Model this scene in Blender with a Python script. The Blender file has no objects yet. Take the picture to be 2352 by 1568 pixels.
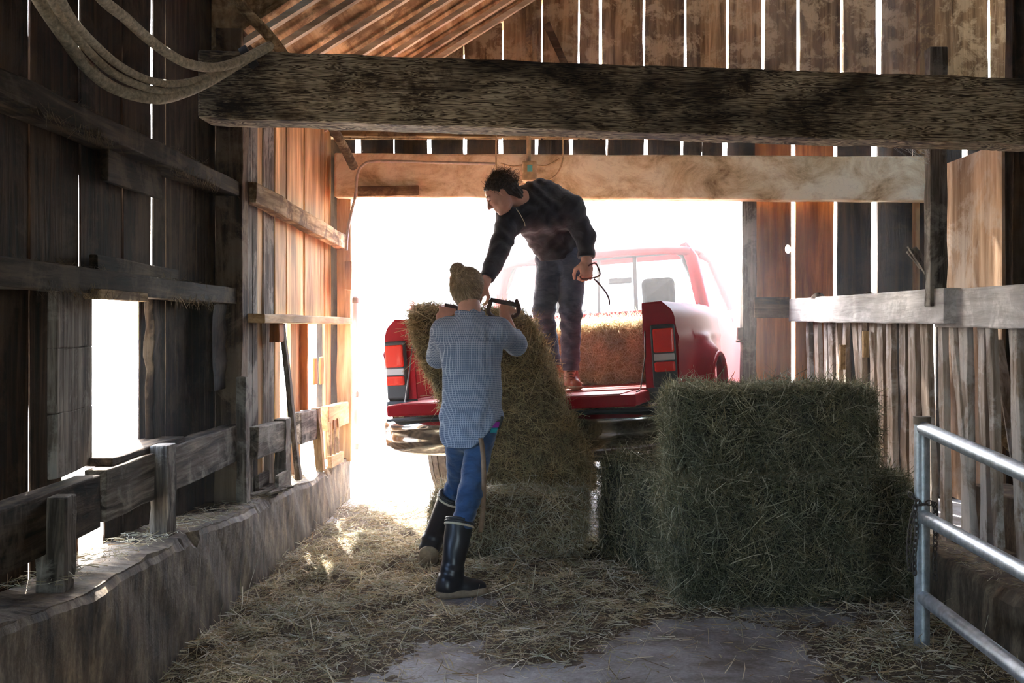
import bpy, math, random
import numpy as np
from mathutils import Vector, Matrix
random.seed(7); RNG=np.random.default_rng(11)
SC=bpy.context.scene; COL=SC.collection
F=2600.0; VX=1210.0; VY=750.0; EYE=1.34
SKY=.75; SUN=10; EXPO=2.6; HAZE=.05
def P(px,py,D): return Vector(((px-VX)*D/F, D, EYE-(py-VY)*D/F))
V=Vector
# ---------------------------------------------------------------- objects
def link(o,parent=None):
    COL.objects.link(o)
    if parent: o.parent=parent
    return o
def thing(name,label,cat,loc=(0,0,0),group=None):
    o=bpy.data.objects.new(name,None); o.location=loc; o.empty_display_size=.1; link(o)
    o['label']=label; o['category']=cat
    if group: o['group']=group
    return o
def tag(o,label=None,cat=None,group=None,kind=None):
    if label:o['label']=label
    if cat:o['category']=cat
    if group:o['group']=group
    if kind:o['kind']=kind
    return o
def mesh_np(name,v,f,mats,midx=None,smooth=False,parent=None):
    """f: (n,4) or (n,3) int array, or list of arrays"""
    me=bpy.data.meshes.new(name); v=np.asarray(v,np.float32)
    me.vertices.add(len(v)); me.vertices.foreach_set('co',v.ravel())
    f=np.asarray(f,np.int32); n,k=f.shape
    me.loops.add(n*k); me.loops.foreach_set('vertex_index',f.ravel())
    me.polygons.add(n); me.polygons.foreach_set('loop_start',np.arange(0,n*k,k,dtype=np.int32))
    try: me.polygons.foreach_set('loop_total',np.full(n,k,np.int32))
    except Exception: pass
    for m in mats: me.materials.append(m)
    if midx is not None: me.polygons.foreach_set('material_index',np.asarray(midx,np.int32))
    if smooth: me.polygons.foreach_set('use_smooth',np.ones(n,bool))
    me.update(calc_edges=True)
    return link(bpy.data.objects.new(name,me),parent)
class MB:
    def __init__(s): s.v=[];s.f=[];s.m=[];s.sm=[]
    def add(s,vs,fs,m=0,sm=False):
        b=len(s.v); s.v+= [tuple(q) for q in vs]
        for q in fs: s.f.append([b+i for i in q]); s.m.append(m); s.sm.append(sm)
        return s
    def box(s,lo,hi,m=0):
        x0,y0,z0=lo;x1,y1,z1=hi
        s.add([(x0,y0,z0),(x1,y0,z0),(x1,y1,z0),(x0,y1,z0),(x0,y0,z1),(x1,y0,z1),(x1,y1,z1),(x0,y1,z1)],
          [(0,3,2,1),(4,5,6,7),(0,1,5,4),(1,2,6,5),(2,3,7,6),(3,0,4,7)],m); return s
    def plank(s,a,b,w,t,n=4,j=.004,m=0,taper=None):
        """board from a to b; w,t full width/thickness vectors; edges jittered like sawn timber"""
        a=V(a);b=V(b);w=V(w)*.5;t=V(t)*.5
        wn=w.normalized();tn=t.normalized(); vs=[];fs=[]
        for i in range(n+1):
            c=a.lerp(b,i/n); 
            for sw,st in((-1,-1),(1,-1),(1,1),(-1,1)):
                vs.append(c+w*sw+t*st+wn*random.uniform(-j,j)+tn*random.uniform(-j,j)*.5)
        for i in range(n):
            for k in range(4):
                p=i*4+k;q=i*4+(k+1)%4; fs.append((p,q,q+4,p+4))
        fs.append((3,2,1,0)); e=n*4; fs.append((e,e+1,e+2,e+3))
        s.add(vs,fs,m); return s
    def tube(s,pts,r,n=10,m=0,closed=False,caps=True):
        pts=[V(p) for p in pts]; L=len(pts); rs=r if isinstance(r,(list,tuple)) else [r]*L
        vs=[];fs=[];up=None
        for i,p in enumerate(pts):
            if closed: d=pts[(i+1)%L]-pts[i-1]
            else: d=pts[min(i+1,L-1)]-pts[max(i-1,0)]
            d.normalize()
            if up is None: up=d.orthogonal().normalized()
            u=(up-d*up.dot(d)); 
            if u.length<1e-5: u=d.orthogonal()
            u.normalize(); up=u; w=d.cross(u)
            for k in range(n):
                a=2*math.pi*k/n; vs.append(p+(u*math.cos(a)+w*math.sin(a))*rs[i])
        R=L if closed else L-1
        for i in range(R):
            for k in range(n):
                q=(k+1)%n; j=(i+1)%L
                fs.append((i*n+k,i*n+q,j*n+q,j*n+k))
        s.add(vs,fs,m,True)
        if caps and not closed:
            s.add(vs[:n],[tuple(range(n))[::-1]],m); s.add(vs[-n:],[tuple(range(n))],m)
        return s
    def grid(s,G,m=0,sm=True,close_u=False):
        """G[i][j] points"""
        nu=len(G);nv=len(G[0]); vs=[p for r in G for p in r]; fs=[]
        for i in range(nu if close_u else nu-1):
            for j in range(nv-1):
                k=(i+1)%nu; fs.append((i*nv+j,k*nv+j,k*nv+j+1,i*nv+j+1))
        s.add(vs,fs,m,sm); return s
    def build(s,name,mats,parent=None,bevel=0,seg=2,kind=None,solid=0):
        if not isinstance(mats,(list,tuple)): mats=[mats]
        me=bpy.data.meshes.new(name); me.from_pydata(s.v,[],s.f)
        for q in mats: me.materials.append(q)
        me.polygons.foreach_set('material_index',np.array(s.m,np.int32))
        me.polygons.foreach_set('use_smooth',np.array(s.sm,bool)); me.update()
        o=link(bpy.data.objects.new(name,me),parent)
        if solid:
            q=o.modifiers.new('s','SOLIDIFY'); q.thickness=solid; q.offset=0
        if bevel:
            q=o.modifiers.new('b','BEVEL'); q.width=bevel; q.segments=seg; q.limit_method='ANGLE'
        if kind: o['kind']=kind
        return o
def spline(pts,n=8):
    pts=[V(p) for p in pts]; out=[]
    for i in range(len(pts)-1):
        p0=pts[max(i-1,0)];p1=pts[i];p2=pts[i+1];p3=pts[min(i+2,len(pts)-1)]
        for k in range(n):
            t=k/n; out.append(.5*((2*p1)+(p2-p0)*t+(2*p0-5*p1+4*p2-p3)*t*t+(3*p1-p0-3*p2+p3)*t**3))
    out.append(pts[-1]); return out
# ---------------------------------------------------------------- materials
def newmat(name):
    m=bpy.data.materials.new(name); m.use_nodes=True; nt=m.node_tree
    return m,nt,nt.nodes['Principled BSDF']
def ND(nt,t,**kw):
    n=nt.nodes.new(t)
    for k,v in kw.items(): setattr(n,k,v)
    return n
def ramp(nt,stops):
    r=ND(nt,'ShaderNodeValToRGB'); e=r.color_ramp.elements
    while len(e)<len(stops): e.new(.5)
    for q,(p,c) in zip(e,stops): q.position=p; q.color=(*c,1)
    return r
def mixc(nt,a,b,fac,mode='MIX'):
    n=ND(nt,'ShaderNodeMix',data_type='RGBA',blend_type=mode)
    for sock,val in((n.inputs[6],a),(n.inputs[7],b),(n.inputs[0],fac)):
        if hasattr(val,'node'): nt.links.new(val,sock)
        elif isinstance(val,(int,float)): sock.default_value=val
        else: sock.default_value=(*val,1)
    return n.outputs[2]
def noise(nt,vec,scale,detail=6,rough=.6,dist=0):
    n=ND(nt,'ShaderNodeTexNoise'); n.inputs['Scale'].default_value=scale; n.inputs['Detail'].default_value=detail
    n.inputs['Roughness'].default_value=rough; n.inputs['Distortion'].default_value=dist
    if vec is not None: nt.links.new(vec,n.inputs['Vector'])
    return n.outputs['Fac']
def coords(nt,scale=(1,1,1),kind='Object'):
    tc=ND(nt,'ShaderNodeTexCoord'); mp=ND(nt,'ShaderNodeMapping'); mp.inputs['Scale'].default_value=scale
    nt.links.new(tc.outputs[kind],mp.inputs[0]); return mp.outputs[0]
def bump(nt,b,h,strength=.5,dist=.01):
    n=ND(nt,'ShaderNodeBump'); n.inputs['Strength'].default_value=strength; n.inputs['Distance'].default_value=dist
    nt.links.new(h,n.inputs['Height']); nt.links.new(n.outputs[0],b.inputs['Normal'])
def wood(name,dark,mid,light,axis='z',patch=None,patch_amt=.5,grain=28,var=.5,rough=.85,bstr=.6,pscale=3.0,offset=(0,0,0)):
    m,nt,b=newmat(name)
    sc=[grain,grain,grain]; sc['xyz'.index(axis)]=grain*.06
    v=coords(nt,sc); g=noise(nt,v,1.0,8,.65,.6)
    sc2=[4,4,4]; sc2['xyz'.index(axis)]=1.2
    v2=coords(nt,sc2); g2=noise(nt,v2,1.0,4,.55,.3)
    r=ramp(nt,[(.36,dark),(.5,mid),(.64,light)]); nt.links.new(g,r.inputs[0])
    r2=ramp(nt,[(.36,(.5,.47,.45)),(.64,(1.25,1.2,1.15))]); nt.links.new(g2,r2.inputs[0])
    c=mixc(nt,r.outputs[0],r2.outputs[0],1.0,'MULTIPLY')
    gi=ND(nt,'ShaderNodeNewGeometry'); r3=ramp(nt,[(0,(1-var*.6,)*3),(.5,(1,1,1)),(1,(1+var*.5,1+var*.42,1+var*.35))])
    nt.links.new(gi.outputs['Random Per Island'],r3.inputs[0]); c=mixc(nt,c,r3.outputs[0],1.0,'MULTIPLY')
    if patch:
        vp=coords(nt,(pscale,)*3); pn=noise(nt,vp,1.0,9,.72,.4)
        rp=ramp(nt,[(.49,(0,0,0)),(.57,(patch_amt,)*3)]); nt.links.new(pn,rp.inputs[0])
        c=mixc(nt,c,patch,rp.outputs[0])
    nt.links.new(c,b.inputs['Base Color']); b.inputs['Roughness'].default_value=rough; b.inputs['Specular IOR Level'].default_value=.06
    bump(nt,b,g,bstr,.012); return m
def plain(name,col,rough=.5,metal=0,spec=.5,nscale=0,namt=.3,bstr=0,trans=0,alpha=1,coat=0):
    m,nt,b=newmat(name); b.inputs['Base Color'].default_value=(*col,1); b.inputs['Roughness'].default_value=rough
    b.inputs['Metallic'].default_value=metal; b.inputs['Specular IOR Level'].default_value=spec
    if nscale:
        n=noise(nt,coords(nt),nscale,7,.65)
        r=ramp(nt,[(.3,tuple(c*(1-namt) for c in col)),(.7,tuple(min(1,c*(1+namt)) for c in col))]); nt.links.new(n,r.inputs[0])
        nt.links.new(r.outputs[0],b.inputs['Base Color'])
        if bstr: bump(nt,b,n,bstr,.01)
    if trans: b.inputs['Transmission Weight'].default_value=trans
    if coat: b.inputs['Coat Weight'].default_value=coat; b.inputs['Coat Roughness'].default_value=.05
    return m
def hay(name,cols,var_scale=6,rough=.75,trans=.25):
    m,nt,b=newmat(name)
    gi=ND(nt,'ShaderNodeNewGeometry'); n=len(cols)
    r=ramp(nt,[(i/(n-1),c) for i,c in enumerate(cols)]); nt.links.new(gi.outputs['Random Per Island'],r.inputs[0])
    pn=noise(nt,coords(nt),var_scale,4,.6); rp=ramp(nt,[(.3,(.62,.66,.62)),(.7,(1.2,1.12,1.0))]); nt.links.new(pn,rp.inputs[0])
    c=mixc(nt,r.outputs[0],rp.outputs[0],1.0,'MULTIPLY'); nt.links.new(c,b.inputs['Base Color'])
    b.inputs['Roughness'].default_value=rough; b.inputs['Specular IOR Level'].default_value=.3
    tr=ND(nt,'ShaderNodeBsdfTranslucent'); nt.links.new(c,tr.inputs[0]); mx=ND(nt,'ShaderNodeMixShader'); mx.inputs[0].default_value=trans
    out=nt.nodes['Material Output']; nt.links.new(b.outputs[0],mx.inputs[1]); nt.links.new(tr.outputs[0],mx.inputs[2]); nt.links.new(mx.outputs[0],out.inputs[0])
    return m
M={}
for ax in 'xyz':
    M['old'+ax]=wood('old_brown_wood_'+ax,(.022,.013,.008),(.085,.052,.032),(.20,.14,.095),ax,(.26,.19,.12),.5)
    M['grey'+ax]=wood('weathered_grey_wood_'+ax,(.035,.028,.022),(.13,.108,.085),(.32,.28,.235),ax,(.38,.34,.28),.5)
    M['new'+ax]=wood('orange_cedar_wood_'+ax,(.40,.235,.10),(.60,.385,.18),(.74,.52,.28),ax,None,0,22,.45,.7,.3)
    M['dusty'+ax]=wood('dusty_tan_wood_'+ax,(.18,.11,.05),(.42,.29,.15),(.64,.49,.29),ax,(.10,.055,.03),.8,26,.35,pscale=5)
M['white_rail']=wood('doorlit_rail_wood',(.50,.48,.46),(.74,.73,.72),(.88,.87,.87),'y',(.36,.33,.30),.5,26,.2)  # whitened: skylight from the doorway is put into the rail colour
M['slat']=wood('pale_slat_wood',(.20,.15,.11),(.42,.34,.27),(.62,.55,.48),'z',(.68,.63,.58),.55,26,.7)
M['gable']=wood('gable_board_wood',(.15,.09,.045),(.36,.25,.135),(.60,.46,.28),'z',(.70,.57,.36),.7,22,.45,pscale=7)
M['red']=wood('red_cedar_wood',(.24,.075,.022),(.42,.155,.045),(.56,.24,.08),'z',None,0,20,.3,.7,.3)
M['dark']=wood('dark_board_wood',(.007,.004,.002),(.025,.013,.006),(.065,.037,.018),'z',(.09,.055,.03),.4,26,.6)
M['sheath']=wood('roof_sheathing_wood',(.34,.21,.10),(.54,.38,.20),(.70,.55,.34),'y',(.15,.085,.04),.75,14,.25,pscale=4)
M['rafter']=wood('rafter_wood',(.66,.56,.40),(.80,.71,.54),(.90,.84,.70),'x',None,0,26,.3)
M['ply']=wood('plywood',(.24,.14,.08),(.40,.27,.175),(.52,.38,.27),'z',(.55,.5,.45),.3,12,.2,pscale=2)
def crossbeam_mat():
    m,nt,b=newmat('flaking_painted_beam')
    v=coords(nt,(1.2,6,22)); n0=noise(nt,coords(nt,(1,1,1)),1.3,3,.5)
    w=ND(nt,'ShaderNodeTexNoise'); w.inputs['Scale'].default_value=2.2; w.inputs['Detail'].default_value=3; w.inputs['Distortion'].default_value=1.6
    nt.links.new(v,w.inputs['Vector'])
    mt=ND(nt,'ShaderNodeMath',operation='MULTIPLY'); mt.inputs[1].default_value=16; nt.links.new(w.outputs['Fac'],mt.inputs[0])
    fr=ND(nt,'ShaderNodeMath',operation='PINGPONG'); fr.inputs[1].default_value=1; nt.links.new(mt.outputs[0],fr.inputs[0])
    fine=noise(nt,coords(nt,(18,18,60)),1,8,.75)
    mu=ND(nt,'ShaderNodeMath',operation='MULTIPLY'); nt.links.new(fr.outputs[0],mu.inputs[0]); nt.links.new(fine,mu.inputs[1])
    pn=noise(nt,coords(nt,(2.6,2.6,4)),1,9,.72,.3)
    r0=ramp(nt,[(.34,(.12,.12,.12)),(.50,(1,1,1))]); nt.links.new(pn,r0.inputs[0])
    mu2=ND(nt,'ShaderNodeMath',operation='MULTIPLY'); nt.links.new(mu.outputs[0],mu2.inputs[0]); nt.links.new(r0.outputs[0],mu2.inputs[1])
    r=ramp(nt,[(.05,(.040,.024,.012)),(.18,(.23,.165,.09)),(.36,(.60,.50,.32))]); nt.links.new(mu2.outputs[0],r.inputs[0])
    big=noise(nt,coords(nt,(1,1,2)),1.1,5,.6,.6); rb_=ramp(nt,[(.40,(.16,.13,.11)),(.56,(1.1,1.05,1.0))]); nt.links.new(big,rb_.inputs[0])  # broad dark blotches standing in for the beam's dim ends and lit middle
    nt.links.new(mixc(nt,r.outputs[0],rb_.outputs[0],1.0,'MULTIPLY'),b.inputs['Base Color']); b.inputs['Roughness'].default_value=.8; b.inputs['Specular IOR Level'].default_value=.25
    bump(nt,b,mu.outputs[0],.5,.01); return m
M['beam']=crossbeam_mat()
def header_mat():
    m,nt,b=newmat('pale_cracked_header_wood')
    pn=noise(nt,coords(nt,(3,3,4)),1,10,.7,.5)
    r=ramp(nt,[(.32,(.26,.15,.06)),(.44,(.66,.49,.27)),(.58,(.92,.80,.56))]); nt.links.new(pn,r.inputs[0])
    vo=ND(nt,'ShaderNodeTexVoronoi',feature='DISTANCE_TO_EDGE'); vo.inputs['Scale'].default_value=5
    nz=ND(nt,'ShaderNodeTexNoise'); nz.inputs['Scale'].default_value=6; v=coords(nt,(1,1,1.6)); nt.links.new(v,nz.inputs['Vector'])
    mv=ND(nt,'ShaderNodeVectorMath',operation='ADD'); nt.links.new(v,mv.inputs[0]); nt.links.new(nz.outputs['Color'],mv.inputs[1]); nt.links.new(mv.outputs[0],vo.inputs['Vector'])
    rc=ramp(nt,[(0,(.35,.3,.25)),(.025,(1,1,1))]); nt.links.new(vo.outputs['Distance'],rc.inputs[0])
    c=mixc(nt,r.outputs[0],rc.outputs[0],.22,'MULTIPLY'); nt.links.new(c,b.inputs['Base Color']); b.inputs['Roughness'].default_value=.85
    bump(nt,b,pn,.5,.01); return m
M['header']=header_mat()
def concrete(name,a,c_,dirt,sc=3,stretch=(1,1,1)):
    m,nt,b=newmat(name); n1=noise(nt,coords(nt,stretch),sc,10,.7,.2); n2=noise(nt,coords(nt),60,6,.7)
    r=ramp(nt,[(.38,dirt),(.5,a),(.62,c_)]); nt.links.new(n1,r.inputs[0]); r2=ramp(nt,[(.3,(.65,)*3),(.7,(1.2,)*3)]); nt.links.new(n2,r2.inputs[0])
    nt.links.new(mixc(nt,r.outputs[0],r2.outputs[0],1,'MULTIPLY'),b.inputs['Base Color']); b.inputs['Roughness'].default_value=.8
    b.inputs['Specular IOR Level'].default_value=.3; bump(nt,b,n2,.5,.006); return m
M['near_wood_y']=wood('shade_dark_timber_y',(.008,.005,.0025),(.030,.019,.010),(.085,.058,.034),'y',(.12,.085,.05),.4,26,.5)  # near-left timbers: shade of the dim bay is darkened into the wood colour
M['near_wood_z']=wood('shade_dark_timber_z',(.006,.0035,.002),(.018,.010,.005),(.052,.033,.018),'z',(.075,.05,.027),.4,26,.5)
M['floor']=concrete('worn_concrete_floor',(.27,.25,.24),(.40,.385,.375),(.14,.11,.085),2.2)
M['curb']=concrete('rough_concrete_curb',(.105,.074,.045),(.235,.175,.11),(.028,.018,.010),5,(1.6,1.6,.6))
M['ground']=concrete('pale_gravel_ground',(.55,.50,.44),(.7,.66,.6),(.4,.35,.28),1.5)
M['hay_green']=hay('green_hay',[(.03,.035,.02),(.11,.12,.07),(.20,.21,.13),(.26,.22,.12),(.13,.155,.11),(.44,.42,.30),(.18,.19,.13),(.08,.075,.045),(.30,.27,.17),(.10,.11,.06),(.66,.64,.50),(.08,.07,.04)])
M['hay_tan']=hay('tan_hay',[(.09,.055,.025),(.34,.24,.12),(.56,.43,.24),(.26,.20,.10),(.68,.55,.34),(.40,.27,.13),(.33,.29,.16),(.14,.09,.045)])
M['hay_mix']=hay('mixed_straw',[(.12,.08,.04),(.42,.33,.19),(.62,.54,.38),(.26,.25,.14),(.72,.66,.52),(.34,.21,.10),(.50,.48,.36),(.85,.82,.74),(.16,.12,.06)])
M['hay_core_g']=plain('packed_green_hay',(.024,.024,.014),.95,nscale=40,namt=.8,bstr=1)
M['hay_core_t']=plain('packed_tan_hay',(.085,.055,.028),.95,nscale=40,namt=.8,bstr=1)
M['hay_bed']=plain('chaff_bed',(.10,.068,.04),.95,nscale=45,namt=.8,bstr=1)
M['galv']=plain('galvanised_steel',(.40,.44,.47),.42,.75,nscale=25,namt=.35)
M['chain']=plain('rusty_chain_steel',(.10,.085,.075),.5,.8)
M['rope']=plain('dusty_hose',(.46,.37,.23),.85,nscale=60,namt=.55,bstr=.7)
M['rope_dark']=plain('dark_hose_tape',(.03,.025,.02),.7)
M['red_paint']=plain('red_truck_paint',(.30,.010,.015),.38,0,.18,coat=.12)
M['red_dull']=plain('dusty_red_paint',(.36,.05,.05),.5,nscale=8,namt=.25)
M['chrome']=plain('chrome',(.72,.72,.72),.1,1)
M['black_plastic']=plain('black_plastic',(.018,.018,.02),.5)
M['rubber']=plain('tyre_rubber',(.16,.115,.075),.85,nscale=30,namt=.4)
M['lens_red']=plain('red_lens',(.75,.03,.015),.15,0,.6,coat=1)
M['lens_clear']=plain('clear_lens',(.5,.5,.5),.15,0,.6,coat=1)
M['steel_dark']=plain('dirty_underbody_steel',(.16,.12,.085),.6,.4,nscale=12,namt=.5)
M['grey_cloth']=plain('grey_seat_fabric',(.010,.010,.011),.95,spec=.1)
M['frame_black']=plain('window_rubber',(.06,.065,.07),.5)
def glass(name,col=(.93,.96,.97)):
    m,nt,b=newmat(name); b.inputs['Base Color'].default_value=(*col,1); b.inputs['Roughness'].default_value=0
    g=ND(nt,'ShaderNodeBsdfGlossy'); g.inputs['Roughness'].default_value=.02; t=ND(nt,'ShaderNodeBsdfTransparent'); t.inputs[0].default_value=(*col,1)
    d=ND(nt,'ShaderNodeBsdfDiffuse'); d.inputs[0].default_value=(.6,.58,.55,1)
    m1=ND(nt,'ShaderNodeMixShader'); m1.inputs[0].default_value=.05; m2=ND(nt,'ShaderNodeMixShader'); m2.inputs[0].default_value=.02
    nt.links.new(t.outputs[0],m1.inputs[1]); nt.links.new(g.outputs[0],m1.inputs[2]); nt.links.new(m1.outputs[0],m2.inputs[1]); nt.links.new(d.outputs[0],m2.inputs[2])
    nt.links.new(m2.outputs[0],nt.nodes['Material Output'].inputs[0]); return m
M['glass']=glass('dusty_window_glass')
M['skin']=plain('skin',(.56,.30,.21),.5,spec=.35,nscale=18,namt=.12); M['skin'].node_tree.nodes['Principled BSDF'].inputs['Subsurface Weight'].default_value=.15
M['skin'].node_tree.nodes['Principled BSDF'].inputs['Subsurface Radius'].default_value=(.02,.008,.004)
def cloth(name,col,col2,scale,wr=.6,bs=.5,axis_scale=(1,1,1)):
    m,nt,b=newmat(name); n=noise(nt,coords(nt,axis_scale),scale,5,.55,.8)
    r=ramp(nt,[(.35,col),(.65,col2)]); nt.links.new(n,r.inputs[0]); nt.links.new(r.outputs[0],b.inputs['Base Color'])
    b.inputs['Roughness'].default_value=.9; b.inputs['Specular IOR Level'].default_value=.15; b.inputs['Sheen Weight'].default_value=.3
    bump(nt,b,n,bs,.02); return m
M['jeans']=cloth('blue_denim',(.025,.06,.14),(.045,.10,.22),14,axis_scale=(1,1,2.2))
M['jeans_dark']=cloth('grey_blue_denim',(.045,.055,.085),(.085,.10,.14),14,axis_scale=(1,1,2.2))
M['jacket']=cloth('black_navy_jacket',(.012,.012,.016),(.028,.028,.038),12)
M['jacket_lining']=cloth('blue_jacket_yoke',(.02,.022,.05),(.035,.04,.09),12)
def gingham():
    m,nt,b=newmat('blue_gingham_cotton'); tc=ND(nt,'ShaderNodeTexCoord'); sp=ND(nt,'ShaderNodeSeparateXYZ'); nt.links.new(tc.outputs['Object'],sp.inputs[0])
    ad=ND(nt,'ShaderNodeMath',operation='MULTIPLY_ADD'); nt.links.new(sp.outputs['Y'],ad.inputs[0]); ad.inputs[1].default_value=.6; nt.links.new(sp.outputs['X'],ad.inputs[2])
    outs=[]
    for s in(ad.outputs[0],sp.outputs['Z']):
        a=ND(nt,'ShaderNodeMath',operation='MULTIPLY'); a.inputs[1].default_value=2*math.pi/.0095; nt.links.new(s,a.inputs[0])
        c=ND(nt,'ShaderNodeMath',operation='SINE'); nt.links.new(a.outputs[0],c.inputs[0]); outs.append(c.outputs[0])
    s=ND(nt,'ShaderNodeMath',operation='MAXIMUM'); nt.links.new(outs[0],s.inputs[0]); nt.links.new(outs[1],s.inputs[1])
    r=ramp(nt,[(.2,(.13,.17,.26)),(.75,(.20,.25,.36)),(.95,(.46,.50,.58))]); nt.links.new(s.outputs[0],r.inputs[0])
    nt.links.new(r.outputs[0],b.inputs['Base Color']); b.inputs['Roughness'].default_value=.9; b.inputs['Sheen Weight'].default_value=.2; b.inputs['Specular IOR Level'].default_value=.15
    n=noise(nt,coords(nt,(1,1,.6)),16,4,.5,1.2); bump(nt,b,n,.55,.02); return m
M['shirt']=gingham()
M['boot']=plain('black_rubber_boot',(.012,.012,.016),.36,0,.5,nscale=20,namt=.3)
M['boot_sole']=plain('tan_boot_sole',(.30,.22,.14),.8,nscale=30,namt=.3)
M['boot_band']=plain('cream_boot_band',(.55,.48,.34),.6)
M['blond']=hay('blond_hair',[(.22,.15,.08),(.42,.31,.19),(.66,.54,.38),(.34,.24,.13)],20,.5,.15)
M['blond_core']=plain('dark_blond_scalp_hair',(.24,.165,.095),.7,nscale=60,namt=.5,bstr=.6)
M['brown_hair']=hay('brown_hair',[(.012,.008,.006),(.04,.024,.015),(.075,.045,.028),(.02,.012,.008)],20,.5,.1)
M['brown_core']=plain('dark_brown_scalp_hair',(.02,.013,.009),.7,nscale=60,namt=.5,bstr=.8)
M['leather_red']=plain('red_brown_leather',(.33,.085,.035),.5,nscale=20,namt=.3)
M['leather_dark']=plain('dark_brown_leather',(.045,.022,.014),.6,nscale=30,namt=.3)
M['strap']=plain('tan_leather_strap',(.24,.15,.09),.7,nscale=30,namt=.3)
M['purple']=plain('purple_fabric',(.38,.03,.42),.7); M['cyan']=plain('cyan_fabric',(.03,.45,.52),.7)
M['wire_pink']=plain('reddish_brown_steel',(.16,.07,.06),.4,.6)
M['white_paint']=plain('white_paint',(.75,.74,.72),.7); M['roof_grey']=plain('pale_roof',(.5,.5,.5),.8)
M['pvc']=plain('grey_conduit',(.42,.36,.28),.6,nscale=20,namt=.35)
M['dustbox']=plain('dusty_metal_box',(.46,.32,.16),.8,nscale=14,namt=.45,bstr=.5)
M['sticker']=plain('blue_green_sticker',(.10,.42,.40),.6)
M['web']=plain('cobweb_silk',(.7,.68,.64),.8)
# ---------------------------------------------------------------- straw blades
def blade_arrays(pos,dr,ln,wd,bend=.25):
    n=len(pos); dr=dr/np.linalg.norm(dr,axis=1,keepdims=True)
    rnd=RNG.normal(size=(n,3)); side=np.cross(dr,rnd); side/=np.linalg.norm(side,axis=1,keepdims=True)+1e-9
    nrm=np.cross(dr,side); ln=ln[:,None]; wd=wd[:,None]*.5
    b=RNG.normal(size=(n,1))*bend*ln*.5
    a=pos-dr*ln*.5; c=pos+nrm*b; e=pos+dr*ln*.5+side*RNG.normal(size=(n,1))*bend*ln*.3
    v=np.stack([a-side*wd,a+side*wd,c-side*wd,c+side*wd,e-side*wd*.5,e+side*wd*.5],1).reshape(-1,3)
    i=np.arange(n)[:,None]*6
    f=np.stack([i+np.array([[0,1,3,2]]),i+np.array([[2,3,5,4]])],1).reshape(-1,4)
    return v,f
def lump(p,fr,seed):
    r=np.random.default_rng(seed); out=np.zeros(len(p))
    for k in range(7):
        d=r.normal(size=3); d/=np.linalg.norm(d); fq=fr*(1+.5*k)
        out+=np.sin(p@d*fq+r.uniform(0,6.3))/(1+.45*k)
    return out/3
def make_bale(name,label,size,mat_pose,n,stalk,core,seed,group=None,shear=0,bulge=.03,long=.11,parent=None,taper=0):
    """rectangular pressed bale with loose stalks, z up from its base centre"""
    sx,sy,sz=size; N=14; vs=[];fs=[]
    pts={}
    def vid(i,j,k):
        if (i,j,k) not in pts:
            pts[(i,j,k)]=len(vs); u=np.array([i/N*2-1,j/N*2-1,k/N*2-1]); 
            m=np.sign(u)*np.abs(u)**.9; s4=(np.abs(m)**8).sum()**(1/8); m=m/max(s4,1e-6)*np.abs(u).max()
            vs.append(m*np.array([sx,sy,sz])*.5)
        return pts[(i,j,k)]
    for a in range(N):
        for b in range(N):
            fs+=[[vid(a,b,0),vid(a,b+1,0),vid(a+1,b+1,0),vid(a+1,b,0)],[vid(a,b,N),vid(a+1,b,N),vid(a+1,b+1,N),vid(a,b+1,N)],
                 [vid(a,0,b),vid(a+1,0,b),vid(a+1,0,b+1),vid(a,0,b+1)],[vid(a,N,b),vid(a,N,b+1),vid(a+1,N,b+1),vid(a+1,N,b)],
                 [vid(0,a,b),vid(0,a,b+1),vid(0,a+1,b+1),vid(0,a+1,b)],[vid(N,a,b),vid(N,a+1,b),vid(N,a+1,b+1),vid(N,a,b+1)]]
    v=np.array(vs)
    def deform(p):
        q=p.copy(); l=lump(p,7,seed)[:,None]; nn=p/np.array([sx,sy,sz])*2; q+=nn*l*bulge
        q[:,0]+=shear*(p[:,2]); q[:,:2]*=1+taper*(p[:,2:3]/sz); q[:,2]+=sz*.5; return q
    core_v=deform(v*np.array([.975,.975,.98]))
    # stalks
    ar=np.array([sy*sz,sy*sz,sx*sz,sx*sz,sx*sy,sx*sy*.25]); ar=ar/ar.sum(); fc=RNG.choice(6,n,p=ar)
    u=RNG.uniform(-1,1,(n,3)); ax=np.array([0,0,1,1,2,2])[fc]; sg=np.array([1,-1,1,-1,1,-1])[fc]
    u[np.arange(n),ax]=sg; nrm=np.zeros((n,3)); nrm[np.arange(n),ax]=sg
    s4=(np.abs(u)**8).sum(1)**(1/8); pos=u/s4[:,None]*np.array([sx,sy,sz])*.5
    d=RNG.normal(size=(n,3)); d-=nrm*(d*nrm).sum(1,keepdims=True)*.75; 
    out=RNG.random(n)<.16; d[out]+=nrm[out]*1.3
    edge=(np.sort(np.abs(u),1)[:,1]>.93); d[edge]+=u[edge]*.5
    d[:,2]-=.35*(RNG.random(n)<.3)*np.abs(nrm[:,2]<.5)
    pos=deform(pos+nrm*RNG.uniform(-.012,.014,(n,1)))
    ln=RNG.gamma(4,long/4,n).clip(.03,.3); wd=RNG.uniform(.0014,.0046,n)
    bv,bf=blade_arrays(pos,d,ln,wd,.3)
    allv=np.vstack([core_v,bv]); allf=np.vstack([np.array(fs),bf+len(core_v)]); mi=np.r_[np.zeros(len(fs)),np.ones(len(bf))]
    zmin=.004 
    o=mesh_np(name,allv,allf,[core,stalk],mi,parent=parent); o.matrix_world=mat_pose
    if label: tag(o,label,'hay bale',group)
    return o
def pose(loc,yaw=0,pitch=0,roll=0): return Matrix.Translation(loc)@Matrix.Rotation(yaw,4,'Z')@Matrix.Rotation(pitch,4,'X')@Matrix.Rotation(roll,4,'Y')
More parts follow.
